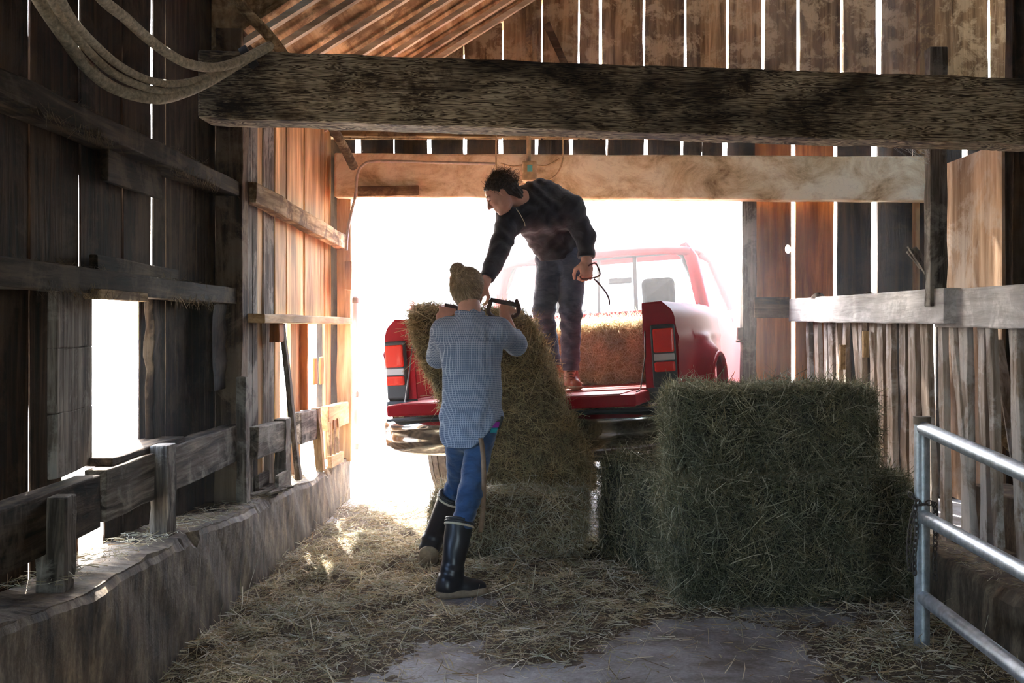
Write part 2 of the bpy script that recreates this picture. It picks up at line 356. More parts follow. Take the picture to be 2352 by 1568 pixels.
# ================================================================ SETTING
DB=8.8   # depth of the end wall
mb=MB(); mb.box((-1.75,-4,-.12),(5.2,8.9,0)); fl=mb.build('floor',M['floor'],kind='structure')
# yard outside
gx=np.linspace(-30,40,90); gy=np.concatenate([np.linspace(8.9,14,40),np.linspace(14.6,80,40)])
def yard_z(x,y): return -.02+.10*np.exp(-((x-1.3)**2+(y-8.9)**2)/.5)*0+.03*np.sin(x*1.3)*np.sin(y*.9)*np.clip((y-12)/4,0,1)
X,Y=np.meshgrid(gx,gy,indexing='ij'); Z=yard_z(X,Y); n1,n2=X.shape
ii=np.arange(n1*n2).reshape(n1,n2); q=np.stack([ii[:-1,:-1],ii[1:,:-1],ii[1:,1:],ii[:-1,1:]],-1).reshape(-1,4)
g=mesh_np('ground',np.stack([X,Y,Z],-1).reshape(-1,3),q,[M['ground']],smooth=True); g['kind']='structure'
mb=MB(); mb.box((-30,-12,-.14),(-1.76,8.89,-.03)); mb.build('ground',M['ground'],kind='structure')
mb=MB(); mb.box((5.2,-12,-.14),(30,8.89,-.03)); mb.box((-1.75,-12,-.14),(5.2,-4,-.03)); mb.build('ground',M['ground'],kind='structure')

# ---- end wall (boards with gaps)
def bx(px,D=DB): return (px-VX)*D/F
mb=MB()
def vboards(mb,gaps,z0,z1,y,gw=.018,mats=None,th=.025,axis='x',jit=.004):
    for i in range(len(gaps)-1):
        a,b=gaps[i],gaps[i+1]; wa=gw[i] if isinstance(gw,list) else gw; wb=gw[i+1] if isinstance(gw,list) else gw
        x0=a+wa/2;x1=b-wb/2
        if x1-x0<.01: continue
        zz0=z0((x0+x1)/2) if callable(z0) else z0; zz1=z1((x0+x1)/2) if callable(z1) else z1
        if zz1-zz0<.03: continue
        m=mats[i] if mats else 0; yy=y+random.uniform(-.006,.006)
        if axis=='x': mb.plank(((x0+x1)/2,yy,zz0),((x0+x1)/2,yy,zz1),(x1-x0,0,0),(0,th,0),6,jit,m)
        else: mb.plank((yy,(x0+x1)/2,zz0),(yy,(x0+x1)/2,zz1),(0,x1-x0,0),(th,0,0),6,jit,m)
up=[-1.72,-1.45,-1.2,-.93,-.68]+[bx(p) for p in (1065,1155,1245,1330,1380,1480,1575,1672,1755,1835,1877,1935,2020,2110)]+[3.32,3.6,3.88,4.16,4.44,4.72,5.0]
upw=[.008]*5+[.02,.028,.022,.020,.034,.030,.024,.034,.034,.005,.005,.03,.062,.006]+[.006,.03,.006,.04,.02,.02,.02]
RIDGE=1.9
def roofz(x): return 3.78+.63*x if x<RIDGE else 3.78+.63*RIDGE-.5*(x-RIDGE)
upw[14]=.034; upw[15]=.005
vboards(mb,up,2.80,lambda x:roofz(x)+.14,DB+.03,[.6*q for q in upw],[0]*60)
# band of boards between girt and header, and right of the door
lo=[-1.62]+[bx(p) for p in (820,903,985,1067,1150,1232,1313,1395,1485,1568,1615,1667,1750,1830,1925,2010,2120)]+[3.4,3.68,3.96,4.24,4.52,4.8,5.0]
low=[.01,.045,.008,.03,.03,.035,.025,.03,.012,.028,.028,.006,.04,.018,.03,.022,.05,.006]+[.04,.01,.03,.01,.02,.01,.01]
vboards(mb,lo[:14],2.45,2.86,DB+.06,low[:14],[1]*30)
# right of door: boards down to the ground
rb=[bx(1733),bx(1825),bx(1922),bx(2012),bx(2100),bx(2150),3.42,3.68,3.96,4.24,4.52,4.8,5.0]; rw=[.02,.034,.03,.05,.006,.03,.05,.01,.05,.01,.02,.02,.02]
def hole_board(mb,x0,x1,z0,z1,y,th,hc,hr,m,n=20):
    vs=[];fs=[]
    for yy in(y-th/2,y+th/2):
        for k in range(n):
            a=2*math.pi*k/n; c,s=math.cos(a),math.sin(a)
            tx=((x1 if c>0 else x0)-hc[0])/c if abs(c)>1e-6 else 1e9; tz=((z1 if s>0 else z0)-hc[1])/s if abs(s)>1e-6 else 1e9
            t=min(tx,tz); vs.append((hc[0]+c*t,yy,hc[1]+s*t)); vs.append((hc[0]+c*hr*.8,yy,hc[1]+s*hr*1.15))
    # make corners exact by snapping nearest outer points
    for yo in(0,2*n):
        for cx,cz in((x0,z0),(x0,z1),(x1,z0),(x1,z1)):
            k=min(range(n),key=lambda k:(vs[yo+2*k][0]-cx)**2*400+(vs[yo+2*k][2]-cz)**2)
            vs[yo+2*k]=(cx,vs[yo+2*k][1],cz)
    for k in range(n):
        j=(k+1)%n
        fs+=[(2*k,2*j,2*j+1,2*k+1),(2*n+2*k,2*n+2*k+1,2*n+2*j+1,2*n+2*j),(2*k+1,2*j+1,2*n+2*j+1,2*n+2*k+1),(2*k,2*n+2*k,2*n+2*j,2*j)]
    mb.add(vs,fs,m)
h=P(1813,571,DB)
mb.plank((-1.53,DB+.05,0),(-1.53,DB+.05,2.9),(.22,0,0),(0,.025,0),8,.003,1)
hole_board(mb,rb[0]+.012,rb[1]-.017,.0,2.86,DB+.05,.025,(h.x,h.z),.030,2)
vboards(mb,rb[1:],0,2.86,DB+.05,rw[1:],[2,3,3,3,3,3,3,3,3,3,3,3])
mb.build('wall_back',[M['gable'],M['dark'],M['red'],M['dark']],kind='structure')
# girt, plate and framing on the end wall
mb=MB(); mb.plank((-1.52,DB-.03,2.86),(5.0,DB-.03,2.83),(0,.07,0),(0,0,.10),16,.006)
tag(mb.build('wall_girt',M['dustyx'],bevel=.006),'dusty tan horizontal timber on the end wall just under the big crossbeam','timber')
mb=MB(); a=P(772,405,DB-.14);b=P(2150,413,DB-.14)
mb.plank(a,b,(0,.16,0),(0,0,.335),24,.007)
tag(mb.build('door_header',M['header'],bevel=.012),'pale cracked header beam across the top of the bright doorway','beam')
mb=MB(); mb.plank(P(822,440,DB-.24),P(962,438,DB-.24),(0,.03,0),(0,0,.075),6,.006)
tag(mb.build('bracket_board',M['dustyx'],bevel=.004),'short brown board nailed under the left end of the header beam','board')
# jambs
mb=MB(); mb.plank((bx(793),DB-.02,.30),(bx(793),DB-.02,2.45),(.11,0,0),(0,.10,0),10,.004)
tag(mb.build('door_jamb',M['newz'],bevel=.006),'orange post forming the left side of the bright doorway','post')
mb=MB(); mb.plank((bx(1717),DB-.02,0),(bx(1717),DB-.02,2.33),(.105,0,0),(0,.12,0),12,.004)
tag(mb.build('door_jamb',M['greyz'],bevel=.006),'grey post forming the right side of the bright doorway','post')
mb=MB(); mb.box((bx(1690),DB-.10,P(0,780,DB).z),(bx(1701),DB-.03,P(0,752,DB).z)); mb.box((bx(1688),DB-.10,P(0,786,DB).z),(bx(1702),DB-.04,P(0,781,DB).z))
tag(mb.build('latch',M['steel_dark']),'small dark metal latch on the right doorway post','latch')
mb=MB(); mb.plank(P(1732,706,8.68),P(1812,706,8.68),(0,.04,0),(0,0,.155),5,.004)
tag(mb.build('blocking_board',M['oldx'],bevel=.004),'dark brown block joining the white rail to the end wall','board')
mb=MB(); mb.plank((bx(2098),DB-.06,0),(bx(2098),DB-.06,2.34),(.035,0,0),(0,.07,0),10,.003)
tag(mb.build('wall_stud',M['newz'],bevel=.003),'thin reddish stud on the end wall left of the tall narrow post','post')
mb=MB(); mb.plank((bx(2115),DB-.1,2.66),(bx(2115),DB-.1,4.1),(.12,0,0),(0,.08,0),10,.004)
tag(mb.build('wall_stud',M['dustyz'],bevel=.004),'brown upright at the right end of the lit gable boards','post')
for px,lab in((1215,'thin upright on the gable above the crossbeam, left of the lit gaps'),):
    mb=MB(); mb.plank((bx(px),DB-.05,2.88),(bx(px),DB-.05,4.2),(.05,0,0),(0,.05,0),8,.003)
    tag(mb.build('wall_stud',M['dustyz'],bevel=.003),lab,'post')
mb=MB(); mb.plank(P(1255,55,DB-.05),P(1312,180,DB-.05),(.045,0,.03),(0,.04,0),6,.003)
tag(mb.build('diagonal_brace',M['oldx']),'short dark diagonal brace on the gable beside a lit gap','brace')

# ---- roof
mb=MB()
R0=5.95
for y0,y1 in((R0,DB+.3),):
    nb=24; L=[( -1.75+ i*(RIDGE+1.75)/nb) for i in range(nb+1)]
    for i in range(nb):
        xa,xb=L[i],L[i+1]
        mb.add([(xa,y0,roofz(xa)+.06),(xb,y0,roofz(xb)+.06),(xb,y1,roofz(xb)+.06),(xa,y1,roofz(xa)+.06),
                (xa,y0,roofz(xa)+.08),(xb,y0,roofz(xb)+.08),(xb,y1,roofz(xb)+.08),(xa,y1,roofz(xa)+.08)],[(0,1,2,3),(4,7,6,5),(0,4,5,1),(3,2,6,7),(0,3,7,4),(1,5,6,2)])
    mb.add([(RIDGE,y0,roofz(RIDGE)+.07),(5.2,y0,roofz(5.2)+.07),(5.2,y1,roofz(5.2)+.07),(RIDGE,y1,roofz(RIDGE)+.07)],[(0,1,2,3)])
mb.box((-1.9,-4.2,5.0),(5.3,R0,5.05)); mb.box((1.0,R0,4.98),(3.0,DB+.3,5.05))
# closing panel where the low roof meets the tall bay
mb.add([(-1.8,R0,2.75),(-1.8,R0,5.0),(RIDGE,R0,5.0),(RIDGE,R0,roofz(RIDGE)+.08),(-1.8,R0,roofz(-1.8)+.08)],[(0,1,2,3,4)])
mb.add([(RIDGE,R0,roofz(RIDGE)+.07),(RIDGE,R0,5.0),(5.3,R0,5.0),(5.3,R0,roofz(5.3)+.07)],[(0,1,2,3)])
mb.build('ceiling',M['sheath'],kind='structure')
for i,D in enumerate((5.98,6.34,6.82,7.32,7.74,8.18,8.52)):
    mb=MB(); t=V((1,0,.63)).normalized(); nn=V((-.53,0,.85))
    a=V((-1.6,D,roofz(-1.6)));b=V((RIDGE,D,roofz(RIDGE)))
    mb.plank(a,b,(0,.05,0),nn*.034,14,.003)
    lab=['nearest the camera, mostly behind the bent pole','second from the camera','third from the camera','fourth from the camera','fifth from the camera','sixth from the camera','last before the gable wall'][i]
    tag(mb.build('rafter',M['rafter']),'pale sloping roof rafter, '+lab,'rafter','rafters under the low roof')
# ---- left wall boards
mb=MB(); random.seed(3)
def ys(a,b,w): 
    out=[a]
    while out[-1]<b-.12: out.append(out[-1]+w*random.uniform(.75,1.25))
    out[-1]=b; return out
WL=-1.66
# near bay: D -4..6.0 ; window opening D 4.23..4.92, z .80..1.48
WA,WB=4.02,4.86
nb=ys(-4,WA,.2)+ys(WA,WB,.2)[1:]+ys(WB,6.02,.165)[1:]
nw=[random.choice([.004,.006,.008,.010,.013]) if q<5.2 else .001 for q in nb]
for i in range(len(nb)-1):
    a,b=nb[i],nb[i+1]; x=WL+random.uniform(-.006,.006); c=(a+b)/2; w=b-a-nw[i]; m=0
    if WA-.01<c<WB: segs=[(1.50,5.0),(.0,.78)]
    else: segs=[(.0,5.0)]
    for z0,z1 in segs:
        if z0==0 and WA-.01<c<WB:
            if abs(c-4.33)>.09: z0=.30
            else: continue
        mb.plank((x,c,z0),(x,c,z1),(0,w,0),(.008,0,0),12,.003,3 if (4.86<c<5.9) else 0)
# far bay: D 6.02..8.75 ; window opening D 6.95..7.35 & 7.6..8.3, z .78..1.36
WF=-1.53
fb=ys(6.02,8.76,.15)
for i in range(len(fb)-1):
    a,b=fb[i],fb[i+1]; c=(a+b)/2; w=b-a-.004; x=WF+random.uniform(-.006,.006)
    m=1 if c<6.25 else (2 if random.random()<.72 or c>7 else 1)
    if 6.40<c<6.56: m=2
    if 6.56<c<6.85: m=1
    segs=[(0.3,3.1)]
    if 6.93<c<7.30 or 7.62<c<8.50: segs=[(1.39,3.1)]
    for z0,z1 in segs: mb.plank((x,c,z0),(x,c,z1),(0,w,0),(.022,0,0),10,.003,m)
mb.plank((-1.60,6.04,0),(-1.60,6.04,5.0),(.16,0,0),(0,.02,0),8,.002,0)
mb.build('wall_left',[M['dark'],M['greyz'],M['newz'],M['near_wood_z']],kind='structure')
mb=MB(); vboards(mb,ys(-4,8.8,.26),0,lambda x:5.0 if x<5.95 else 3.0,5.1,.006,None,axis='y'); mb.build('wall_right',M['dark'],kind='structure')
mb=MB(); 
vboards(mb,ys(-1.8,-.3,.2),0,5,-3.9,.003); vboards(mb,ys(1.2,5.1,.2),0,5,-3.9,.003); vboards(mb,ys(-.3,1.2,.25),2.2,5,-3.9,.003)
mb.build('wall_front',M['dark'],kind='structure')
# curb left: irregular heightfield profile
def wob(y,z,seed,fr=3.0):
    r=random.Random(seed); return sum(math.sin(y*fr*1.7**k*r.uniform(.8,1.2)+z*fr*.5*1.7**k+r.uniform(0,6))/1.45**k for k in range(8))/2.6
def rough_block(name,x0,y0,y1,w,ztop,nseg,amp,mat,side):
    """broken-edged cast curb; side=+1 when the aisle is on its right"""
    G=[]
    for i in range(nseg+1):
        y=y0+(y1-y0)*i/nseg; zt=ztop(y)+amp*.9*wob(y,0,3,2.2); chip=max(0,wob(y,0,9,4.0)-.35)*.07; row=[]
        for k in range(9):
            z=(zt-.035-chip)*k/8; row.append(V((x0+side*amp*.45*wob(y,z*2.5,5,3.5),y,z)))
        row.append(V((x0-side*(.012+chip*.6),y,zt-.012-chip*.5)))
        for k,u in enumerate((.04,.3,.6,1.0)): row.append(V((x0-side*(u*w+chip*(k==0)),y,zt+amp*.5*wob(y,u*3,7+k,5.0)+(.0 if k else -.004))))
        row.append(V((x0-side*w,y,0))); G.append(row)
    mb=MB(); mb.grid(G,0,False); n=len(G[0]); mb.add(G[0],[tuple(range(n))]); mb.add(G[-1],[tuple(range(n))[::-1]])
    o=mb.build(name,mat); o['kind']='structure'; return o
rough_block('trim_1',-1.38,0,DB+.05,.27,lambda y:float(np.interp(y,[0,3,4.4,5.6,7.4,8.8],[.60,.54,.50,.43,.37,.32])),420,.026,M['curb'],1)
rough_block('trim_2',1.93,0,8.7,.4,lambda y:float(np.interp(y,[0,4,5.4,8.8],[.33,.29,.26,.22])),300,.016,M['curb'],-1)
# ---- left wall timbers
def timber(name,label,cat,a,b,w,t,mat,n=8,j=.005,bev=.006,group=None):
    mb=MB(); mb.plank(a,b,w,t,n,j); return tag(mb.build(name,mat,bevel=bev),label,cat,group)
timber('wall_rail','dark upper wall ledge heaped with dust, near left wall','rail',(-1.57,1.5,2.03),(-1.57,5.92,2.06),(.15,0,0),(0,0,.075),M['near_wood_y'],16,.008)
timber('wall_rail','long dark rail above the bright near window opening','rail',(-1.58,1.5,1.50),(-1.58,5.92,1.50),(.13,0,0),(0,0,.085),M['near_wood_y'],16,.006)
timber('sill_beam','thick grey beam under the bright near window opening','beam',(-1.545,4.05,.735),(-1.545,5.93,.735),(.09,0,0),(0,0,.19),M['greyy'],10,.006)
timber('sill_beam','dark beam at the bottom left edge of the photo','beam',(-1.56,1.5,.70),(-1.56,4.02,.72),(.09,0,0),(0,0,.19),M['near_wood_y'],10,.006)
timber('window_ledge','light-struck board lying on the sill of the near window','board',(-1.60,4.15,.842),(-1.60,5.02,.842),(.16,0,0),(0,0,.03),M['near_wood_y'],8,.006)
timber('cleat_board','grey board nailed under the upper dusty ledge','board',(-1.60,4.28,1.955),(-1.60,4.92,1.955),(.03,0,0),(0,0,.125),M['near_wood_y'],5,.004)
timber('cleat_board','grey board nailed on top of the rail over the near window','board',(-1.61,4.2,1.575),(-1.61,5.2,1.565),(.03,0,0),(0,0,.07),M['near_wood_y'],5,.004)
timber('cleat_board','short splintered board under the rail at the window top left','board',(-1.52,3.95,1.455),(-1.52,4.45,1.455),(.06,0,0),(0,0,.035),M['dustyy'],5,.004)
timber('barn_post','heavy dark post dividing the near and far left wall','post',(-1.56,5.98,.40),(-1.555,5.98,2.9),(.14,0,0),(0,.14,0),M['oldz'],14,.007)
timber('post_splice','grey plank fastened to the lower half of the dividing post','board',(-1.475,5.90,.41),(-1.482,5.90,1.08),(.05,0,0),(0,.10,0),M['greyz'],8,.004)
timber('short_post','dark stub post standing on the curb at the far left','post',(-1.50,3.60,.50),(-1.50,3.62,.80),(.09,0,0),(0,.09,0),M['greyz'],5,.005)
timber('short_post','split stub post on the curb below the near window','post',(-1.485,4.62,.48),(-1.485,4.62,.86),(.075,0,0),(0,.11,0),M['greyz'],6,.005)
timber('sill_beam','pale beam at sill height just beyond the dividing post','beam',(-1.47,6.05,.715),(-1.45,6.62,.705),(.07,0,0),(0,0,.17),M['greyy'],6,.005)
timber('short_post','square dark stub beside the leaning board on the curb','post',(-1.44,6.68,.38),(-1.44,6.68,.80),(.07,0,0),(0,.15,0),M['greyz'],6,.004)
timber('leaning_board','tall narrow grey board leaning against the far window opening','board',(-1.40,6.95,.40),(-1.455,6.72,1.36),(.03,0,0),(0,.075,0),M['greyz'],8,.004)
timber('sill_beam','sunlit beam at sill height under the far window opening','beam',(-1.45,7.10,.70),(-1.45,7.72,.68),(.07,0,0),(0,0,.2),M['greyy'],6,.005)
timber('short_post','curved pale stub post near the doorway end of the curb','post',(-1.40,7.70,.36),(-1.43,7.66,.79),(.05,0,0),(0,.10,0),M['dustyz'],6,.005)
timber('sill_beam','sunlit beam at sill height next to the bright doorway','beam',(-1.40,7.85,.70),(-1.40,8.72,.68),(.06,0,0),(0,0,.17),M['newy'],6,.004)
t=thing('slotted_frame','low pale frame with thin uprights on the curb near the doorway','frame',(-1.39,8.0,.36))
def part(name,a,b,w,t_,mat,par,n=4,j=.003,bev=.003):
    mb=MB(); o=V(par.location); mb.plank(V(a)-o,V(b)-o,w,t_,n,j); return mb.build(name,mat,par,bevel=bev)
part('bottom_board',(-1.36,7.80,.405),(-1.36,8.32,.385),(.03,0,0),(0,0,.08),M['newy'],t)
for y in(7.86,8.02,8.18): part('upright',(-1.37,y,.43),(-1.37,y,.68),(.025,0,0),(0,.05,0),M['dustyz'],t)
timber('wall_rail','dusty sloping rail across the orange boards of the far left wall','rail',(-1.475,6.05,2.06),(-1.43,8.72,1.99),(.07,0,0),(0,0,.11),M['dustyy'],14,.008)
timber('window_ledge','bright bare ledge board above the far window openings','board',(-1.45,6.03,1.385),(-1.40,8.72,1.385),(.11,0,0),(0,0,.05),M['newy'],10,.004)
timber('window_stud','dark red upright between the far window openings','post',(-1.50,7.60,.78),(-1.50,7.60,1.36),(.06,0,0),(0,.045,0),M['red'],6,.003)
timber('wood_block','dark red block under the bright ledge board','block',(-1.45,6.56,1.25),(-1.45,6.56,1.36),(.06,0,0),(0,.12,0),M['red'],3,.003)
timber('window_slat','left one of two short brown slats hanging in the far opening','slat',(-1.50,8.02,.93),(-1.50,8.02,1.12),(.02,0,0),(0,.10,0),M['red'],4,.003)
timber('window_slat','right one of two short brown slats, nearest the doorway','slat',(-1.50,8.26,.92),(-1.50,8.26,1.12),(.02,0,0),(0,.10,0),M['red'],4,.003)
timber('wood_block','small orange block fixed on the left doorway post','block',(-1.36,8.66,1.62),(-1.36,8.66,1.84),(.05,0,0),(0,.10,0),M['newz'],3,.003)
t=thing('block_box','small dark open box lying on the curb by the dividing post','box',(-1.45,6.42,.415))
for a,b,w,tt in(((-.05,-.13,.05),(-.05,.13,.05),(.02,0,0),(0,0,.09)),((.06,-.13,.05),(.06,.13,.05),(.02,0,0),(0,0,.09)),((-.05,0,.012),(.06,0,.012),(0,.24,0),(0,0,.02))):
    mb=MB(); mb.plank(a,b,w,tt,3,.002); mb.build('side_board' if abs(a[1])>.01 else 'bottom_board',M['greyy'],t)
mb=MB()
for k in range(4): 
    c=V((-1.45+random.uniform(-.05,.08),6.15+.05*k,.43)); mb.plank(c+V((-.03,-.03,0)),c+V((.05,.05,.015)),(.04,-.03,0),(0,0,.012),2,.004)
tag(mb.build('wood_chips',M['greyy']),'pale wood chips on the curb just past the dividing post','chips',kind='stuff')
# shutter panel left of window, three stacked boards
t=thing('shutter_panel','weathered panel of three stacked wide boards left of the near window','panel',(-1.60,4.0,.84))
o=V(t.location)
for k,(z0,z1) in enumerate(((.83,1.047),(1.047,1.267),(1.267,1.475))):
    mb=MB(); mb.plank(V((-1.585,3.78,(z0+z1)/2))-o,V((-1.625,4.19,(z0+z1)/2))-o,(0,0,z1-z0),(.03,.01,0),6,.003); mb.build('panel_board',M['greyz'],t,bevel=.004)
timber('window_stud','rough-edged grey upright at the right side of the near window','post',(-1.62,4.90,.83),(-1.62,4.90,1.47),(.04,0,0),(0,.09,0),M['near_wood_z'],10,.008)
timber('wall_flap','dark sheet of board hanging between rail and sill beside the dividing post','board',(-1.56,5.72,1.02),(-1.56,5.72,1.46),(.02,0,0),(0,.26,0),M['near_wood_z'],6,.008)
# ---- crossbeam and things on it
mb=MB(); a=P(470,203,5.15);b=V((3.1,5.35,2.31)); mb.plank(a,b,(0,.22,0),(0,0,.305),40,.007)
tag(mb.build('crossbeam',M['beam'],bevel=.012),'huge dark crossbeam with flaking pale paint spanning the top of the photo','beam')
mb=MB(); pts=spline([P(515,-60,5.42),P(560,20,5.5),P(640,110,5.65),P(765,295,6.4),P(812,382,6.8)],8); mb.tube(pts,.027,10)
tag(mb.build('pole',M['dustyx']),'round bent pole running diagonally behind the left end of the crossbeam','pole')
# hose coil
t=thing('hose_coil','coil of thick dusty hose loops hanging at the top left','hose',P(400,200,4.9))
def hosepts(l,d0,d1): 
    n=len(l); return [P(x,y,d0+(d1-d0)*i/(n-1))-V(t.location) for i,(x,y) in enumerate(l)]
ho=[([(60,-60),(89,0),(147,85),(201,156),(268,205),(357,226),(424,212),(491,180),(560,138),(615,108)],.022),
 ([(100,-40),(129,18),(179,89),(250,161),(330,200),(402,211),(470,188),(540,150),(600,112)],.0145),
 ([(130,-20),(170,49),(223,107),(277,152),(339,183),(402,192),(469,179),(530,152),(590,118)],.0145),
 ([(190,-60),(237,0),(286,40),(330,80),(379,118),(429,145),(482,155),(527,148),(575,128),(620,105)],.019)]
for l,r in ho:
    mb=MB(); mb.tube(spline(hosepts(l,3.5,4.9 if r>.025 else 4.92),8),r,12); mb.build('hose_loop',M['rope'],t)
mb=MB(); c=P(571,131,4.95)-V(t.location); mb.tube([c+V((-.015,0,-.01)),c+V((.015,0,.01))],.052,14); mb.build('tape_wrap',M['rope_dark'],t)
# electric box and conduits on header
t=thing('junction_box','dusty electrical box with a blue-green sticker hanging over the doorway','electrical box',P(1216,395,8.5)); o=V(t.location)
mb=MB(); mb.box((-.055,-.06,-.075),(.055,.06,.075)); mb.build('box_body',M['dustbox'],t,bevel=.012)
mb=MB(); mb.box((-.016,-.063,-.005),(.022,-.0605,.045)); mb.build('sticker',M['sticker'],t)
mb=MB(); mb.tube([V((-.005,0,.06)),V((-.005,0,.30))],.017,10); mb.build('stem_pipe',M['dustbox'],t)
for l in([(1140,300),(1140,385),(1150,410)],[(1292,302),(1293,360),(1282,395),(1260,413),(1225,418)],[(1150,375),(1180,382),(1210,376)],[(1225,378),(1255,380),(1285,365)]):
    mb=MB(); mb.tube(spline([P(x,y,8.47)-o for x,y in l],6),.006,8); mb.build('wire',M['dustbox'],t)
t=thing('conduit','thin pipe bending off the header and running down the left doorway post','pipe',P(812,700,8.6)); o=V(t.location)
mb=MB(); mb.tube(spline([P(x,y,8.5)-o for x,y in((1140,376),(1000,373),(870,370),(835,378),(820,405),(816,450),(800,520),(795,575))],6),.011,10); mb.build('bent_pipe',M['pvc'],t)
mb=MB(); mb.tube([P(816,680,8.6)-o,P(818,1035,8.6)-o],.018,12); mb.build('straight_pipe',M['white_paint'],t)
for y in(690,905,1025):
    mb=MB(); c=P(817,y,8.6)-o; mb.tube([c+V((0,0,-.02)),c+V((0,0,.02))],.026,12); mb.build('coupling',M['pvc'],t)
# ---- right side: tall post, ply, rail and slats
timber('tall_post','tall narrow post, white-edged, rising from the rail to the crossbeam','post',(2.03,5.62,1.44),(2.03,5.62,2.72),(.085,0,0),(0,.09,0),M['greyz'],12,.004)
timber('tall_post','thick dark post at the right edge behind the white rail','post',(2.72,6.2,.3),(2.72,6.2,4.9),(.16,0,0),(0,.10,0),M['dark'],12,.005)
mb=MB(); pa=[V((2.60,7.05,2.35)),V((2.60,6.20,2.35)),V((2.60,6.18,.3)),V((2.60,7.05,.3))]
mb.add([p for p in pa]+[p+V((.018,0,0)) for p in pa],[(0,1,2,3),(7,6,5,4),(0,4,5,1),(1,5,6,2),(2,6,7,3),(3,7,4,0)])
tag(mb.build('plywood_sheet',M['ply']),'light brown plywood sheet with a slanted top behind the tall post','panel')
timber('diagonal_brace','short pointed grey board leaning against the tall post','board',P(2125,612,5.9),P(2092,572,5.9),(.05,0,.03),(0,.03,0),M['greyz'],3,.003)
mb=MB(); mb.plank(P(2150,660,5.85),P(2095,575,5.85),(.05,0,-.04),(0,.03,0),4,.003); tag(mb.build('brace_board',M['greyz']),'grey splintered brace meeting the tall post above the rail','board')
t=thing('hay_manger','white-topped slatted manger fence along the right side of the barn','fence',(2.05,6.5,.25)); o=V(t.location)
part('top_rail',(2.05,5.45,1.44),(2.05,8.66,1.465),(.09,0,0),(0,0,.175),M['white_rail'],t,14,.006,.008)
part('top_rail',(2.10,2.0,1.41),(2.10,5.75,1.43),(.07,0,0),(0,0,.185),M['white_rail'],t,14,.006,.008)
random.seed(21)
sl=[(1845,7.9),(1862,8.2),(1883,7.95),(1903,7.7),(1932,7.3),(1965,6.9),(1990,6.6),(2012,6.5)]
y=8.45; k=0
while y>3.0:
    w=random.choice([.045,.06,.08,.05]); ln=random.uniform(-.05,.05); x=2.13+random.uniform(-.015,.02)
    if k%9==6: ln=-.22
    a=V((x,y+ln,.24)); b=V((x-.02,y,1.38)); 
    mb=MB(); mb.plank(a-o,b-o,(.034,0,0),(0,w*1.35,0),8,.004); mb.build('slat',M['slat'],t,bevel=.003)
    y-=random.uniform(.13,.24); k+=1
mb=MB(); mb.box((-.02,-.0,0),(.02,.03,.12))
for px,py,D in((1935,820,7.3),(1988,790,6.9)):
    q=P(px,py,D)-o; mb=MB(); mb.plank(q+V((0,0,-.08)),q+V((0,0,.08)),(.035,0,0),(0,.03,0),3,.002); mb.build('cleat',M['dustyz'],t)
for k,(px,py,D,r) in enumerate(((1880,682,7.9,.035),(1945,686,7.5,.03),(1995,684,7.0,.04))):
    mb=MB(); c=P(px,py,D); 
    G=[]
    for i in range(7):
        th=math.pi*.5*i/6; G.append([c+V((math.cos(a)*math.cos(th)*r*(1.3+.3*math.sin(3*a+k)),math.sin(a)*math.cos(th)*r*1.4,-.01+math.sin(th)*r*(1.0+.2*math.cos(2*a)))) for a in [2*math.pi*j/12 for j in range(13)]])
    mb.grid(G); tag(mb.build('dust_clump',M['curb']),['leftmost small clump of dust on the white rail','middle small clump of dust on the white rail','rightmost dust clump on the rail with a lit edge'][k],'dust clump')
# clutter behind slats at right
for k,(a,b,lab) in enumerate((((2290,780,5.2),(2345,1120,5.0),'thin pale stick leaning behind the slats at the far right'),((2300,820,5.6),(2352,980,5.4),'dark board leaning behind the slats at the right edge'))):
    mb=MB(); mb.plank(P(*a),P(*b),(.05,0,0),(0,.02,0),4,.003); tag(mb.build('leaning_stick',[M['slat'],M['oldz']][k]),lab,'board')
mb=MB(); a=P(2310,790,6.4); mb.plank(a+V((-.1,0,0)),a+V((.7,0,0)),(0,0,.3),(0,.05,0),4,.003); tag(mb.build('wall_block',M['curb']),'pale block wall glimpsed behind the right end of the fence','block')
mb=MB(); 
for sgn,(x0,y0,x1,y1) in enumerate(((2290,830,2420,1010),(2300,900,2420,850),(2270,960,2420,1120))):
    mb=MB(); mb.plank(P(x0,y0,5.9),P(x1,y1,5.7),(.02,.02,.1),(.02,.05,0),4,.003); tag(mb.build('scrap_board',M['dustyx']),['brown scrap board sloping down behind the slats','brown scrap board sloping up behind the slats','lowest scrap board behind the slats at the right edge'][sgn],'board','scrap lumber behind the fence')
timber('wall_block','pale low block standing behind the foot of the leaning slats','block',(2.45,5.3,.2),(2.45,6.0,.2),(.2,0,0),(0,0,.62),M['curb'],4,.005)
# ---- gate
t=thing('tube_gate','galvanised pipe gate with three rails at the lower right corner','gate',(1.62,4.64,0)); o=V(t.location)
mb=MB(); mb.tube([V((0,0,.0)),V((0,0,.955))],.031,18); mb.build('gate_post',M['galv'],t)
mb=MB(); mb.tube([V((0,0,.94)),V((0,0,.972))],.036,18); mb.build('post_cap',M['steel_dark'],t)
for z0,z1 in((.925,.873),(.565,.558),(.235,.232)):
    mb=MB(); mb.tube([V((0.0,-.02,z0)),V((-.035,-1.05,z1)),V((-.075,-2.2,z1*2-z0+.05*(z0-z1)))],.0285,16); mb.build('gate_rail',M['galv'],t)
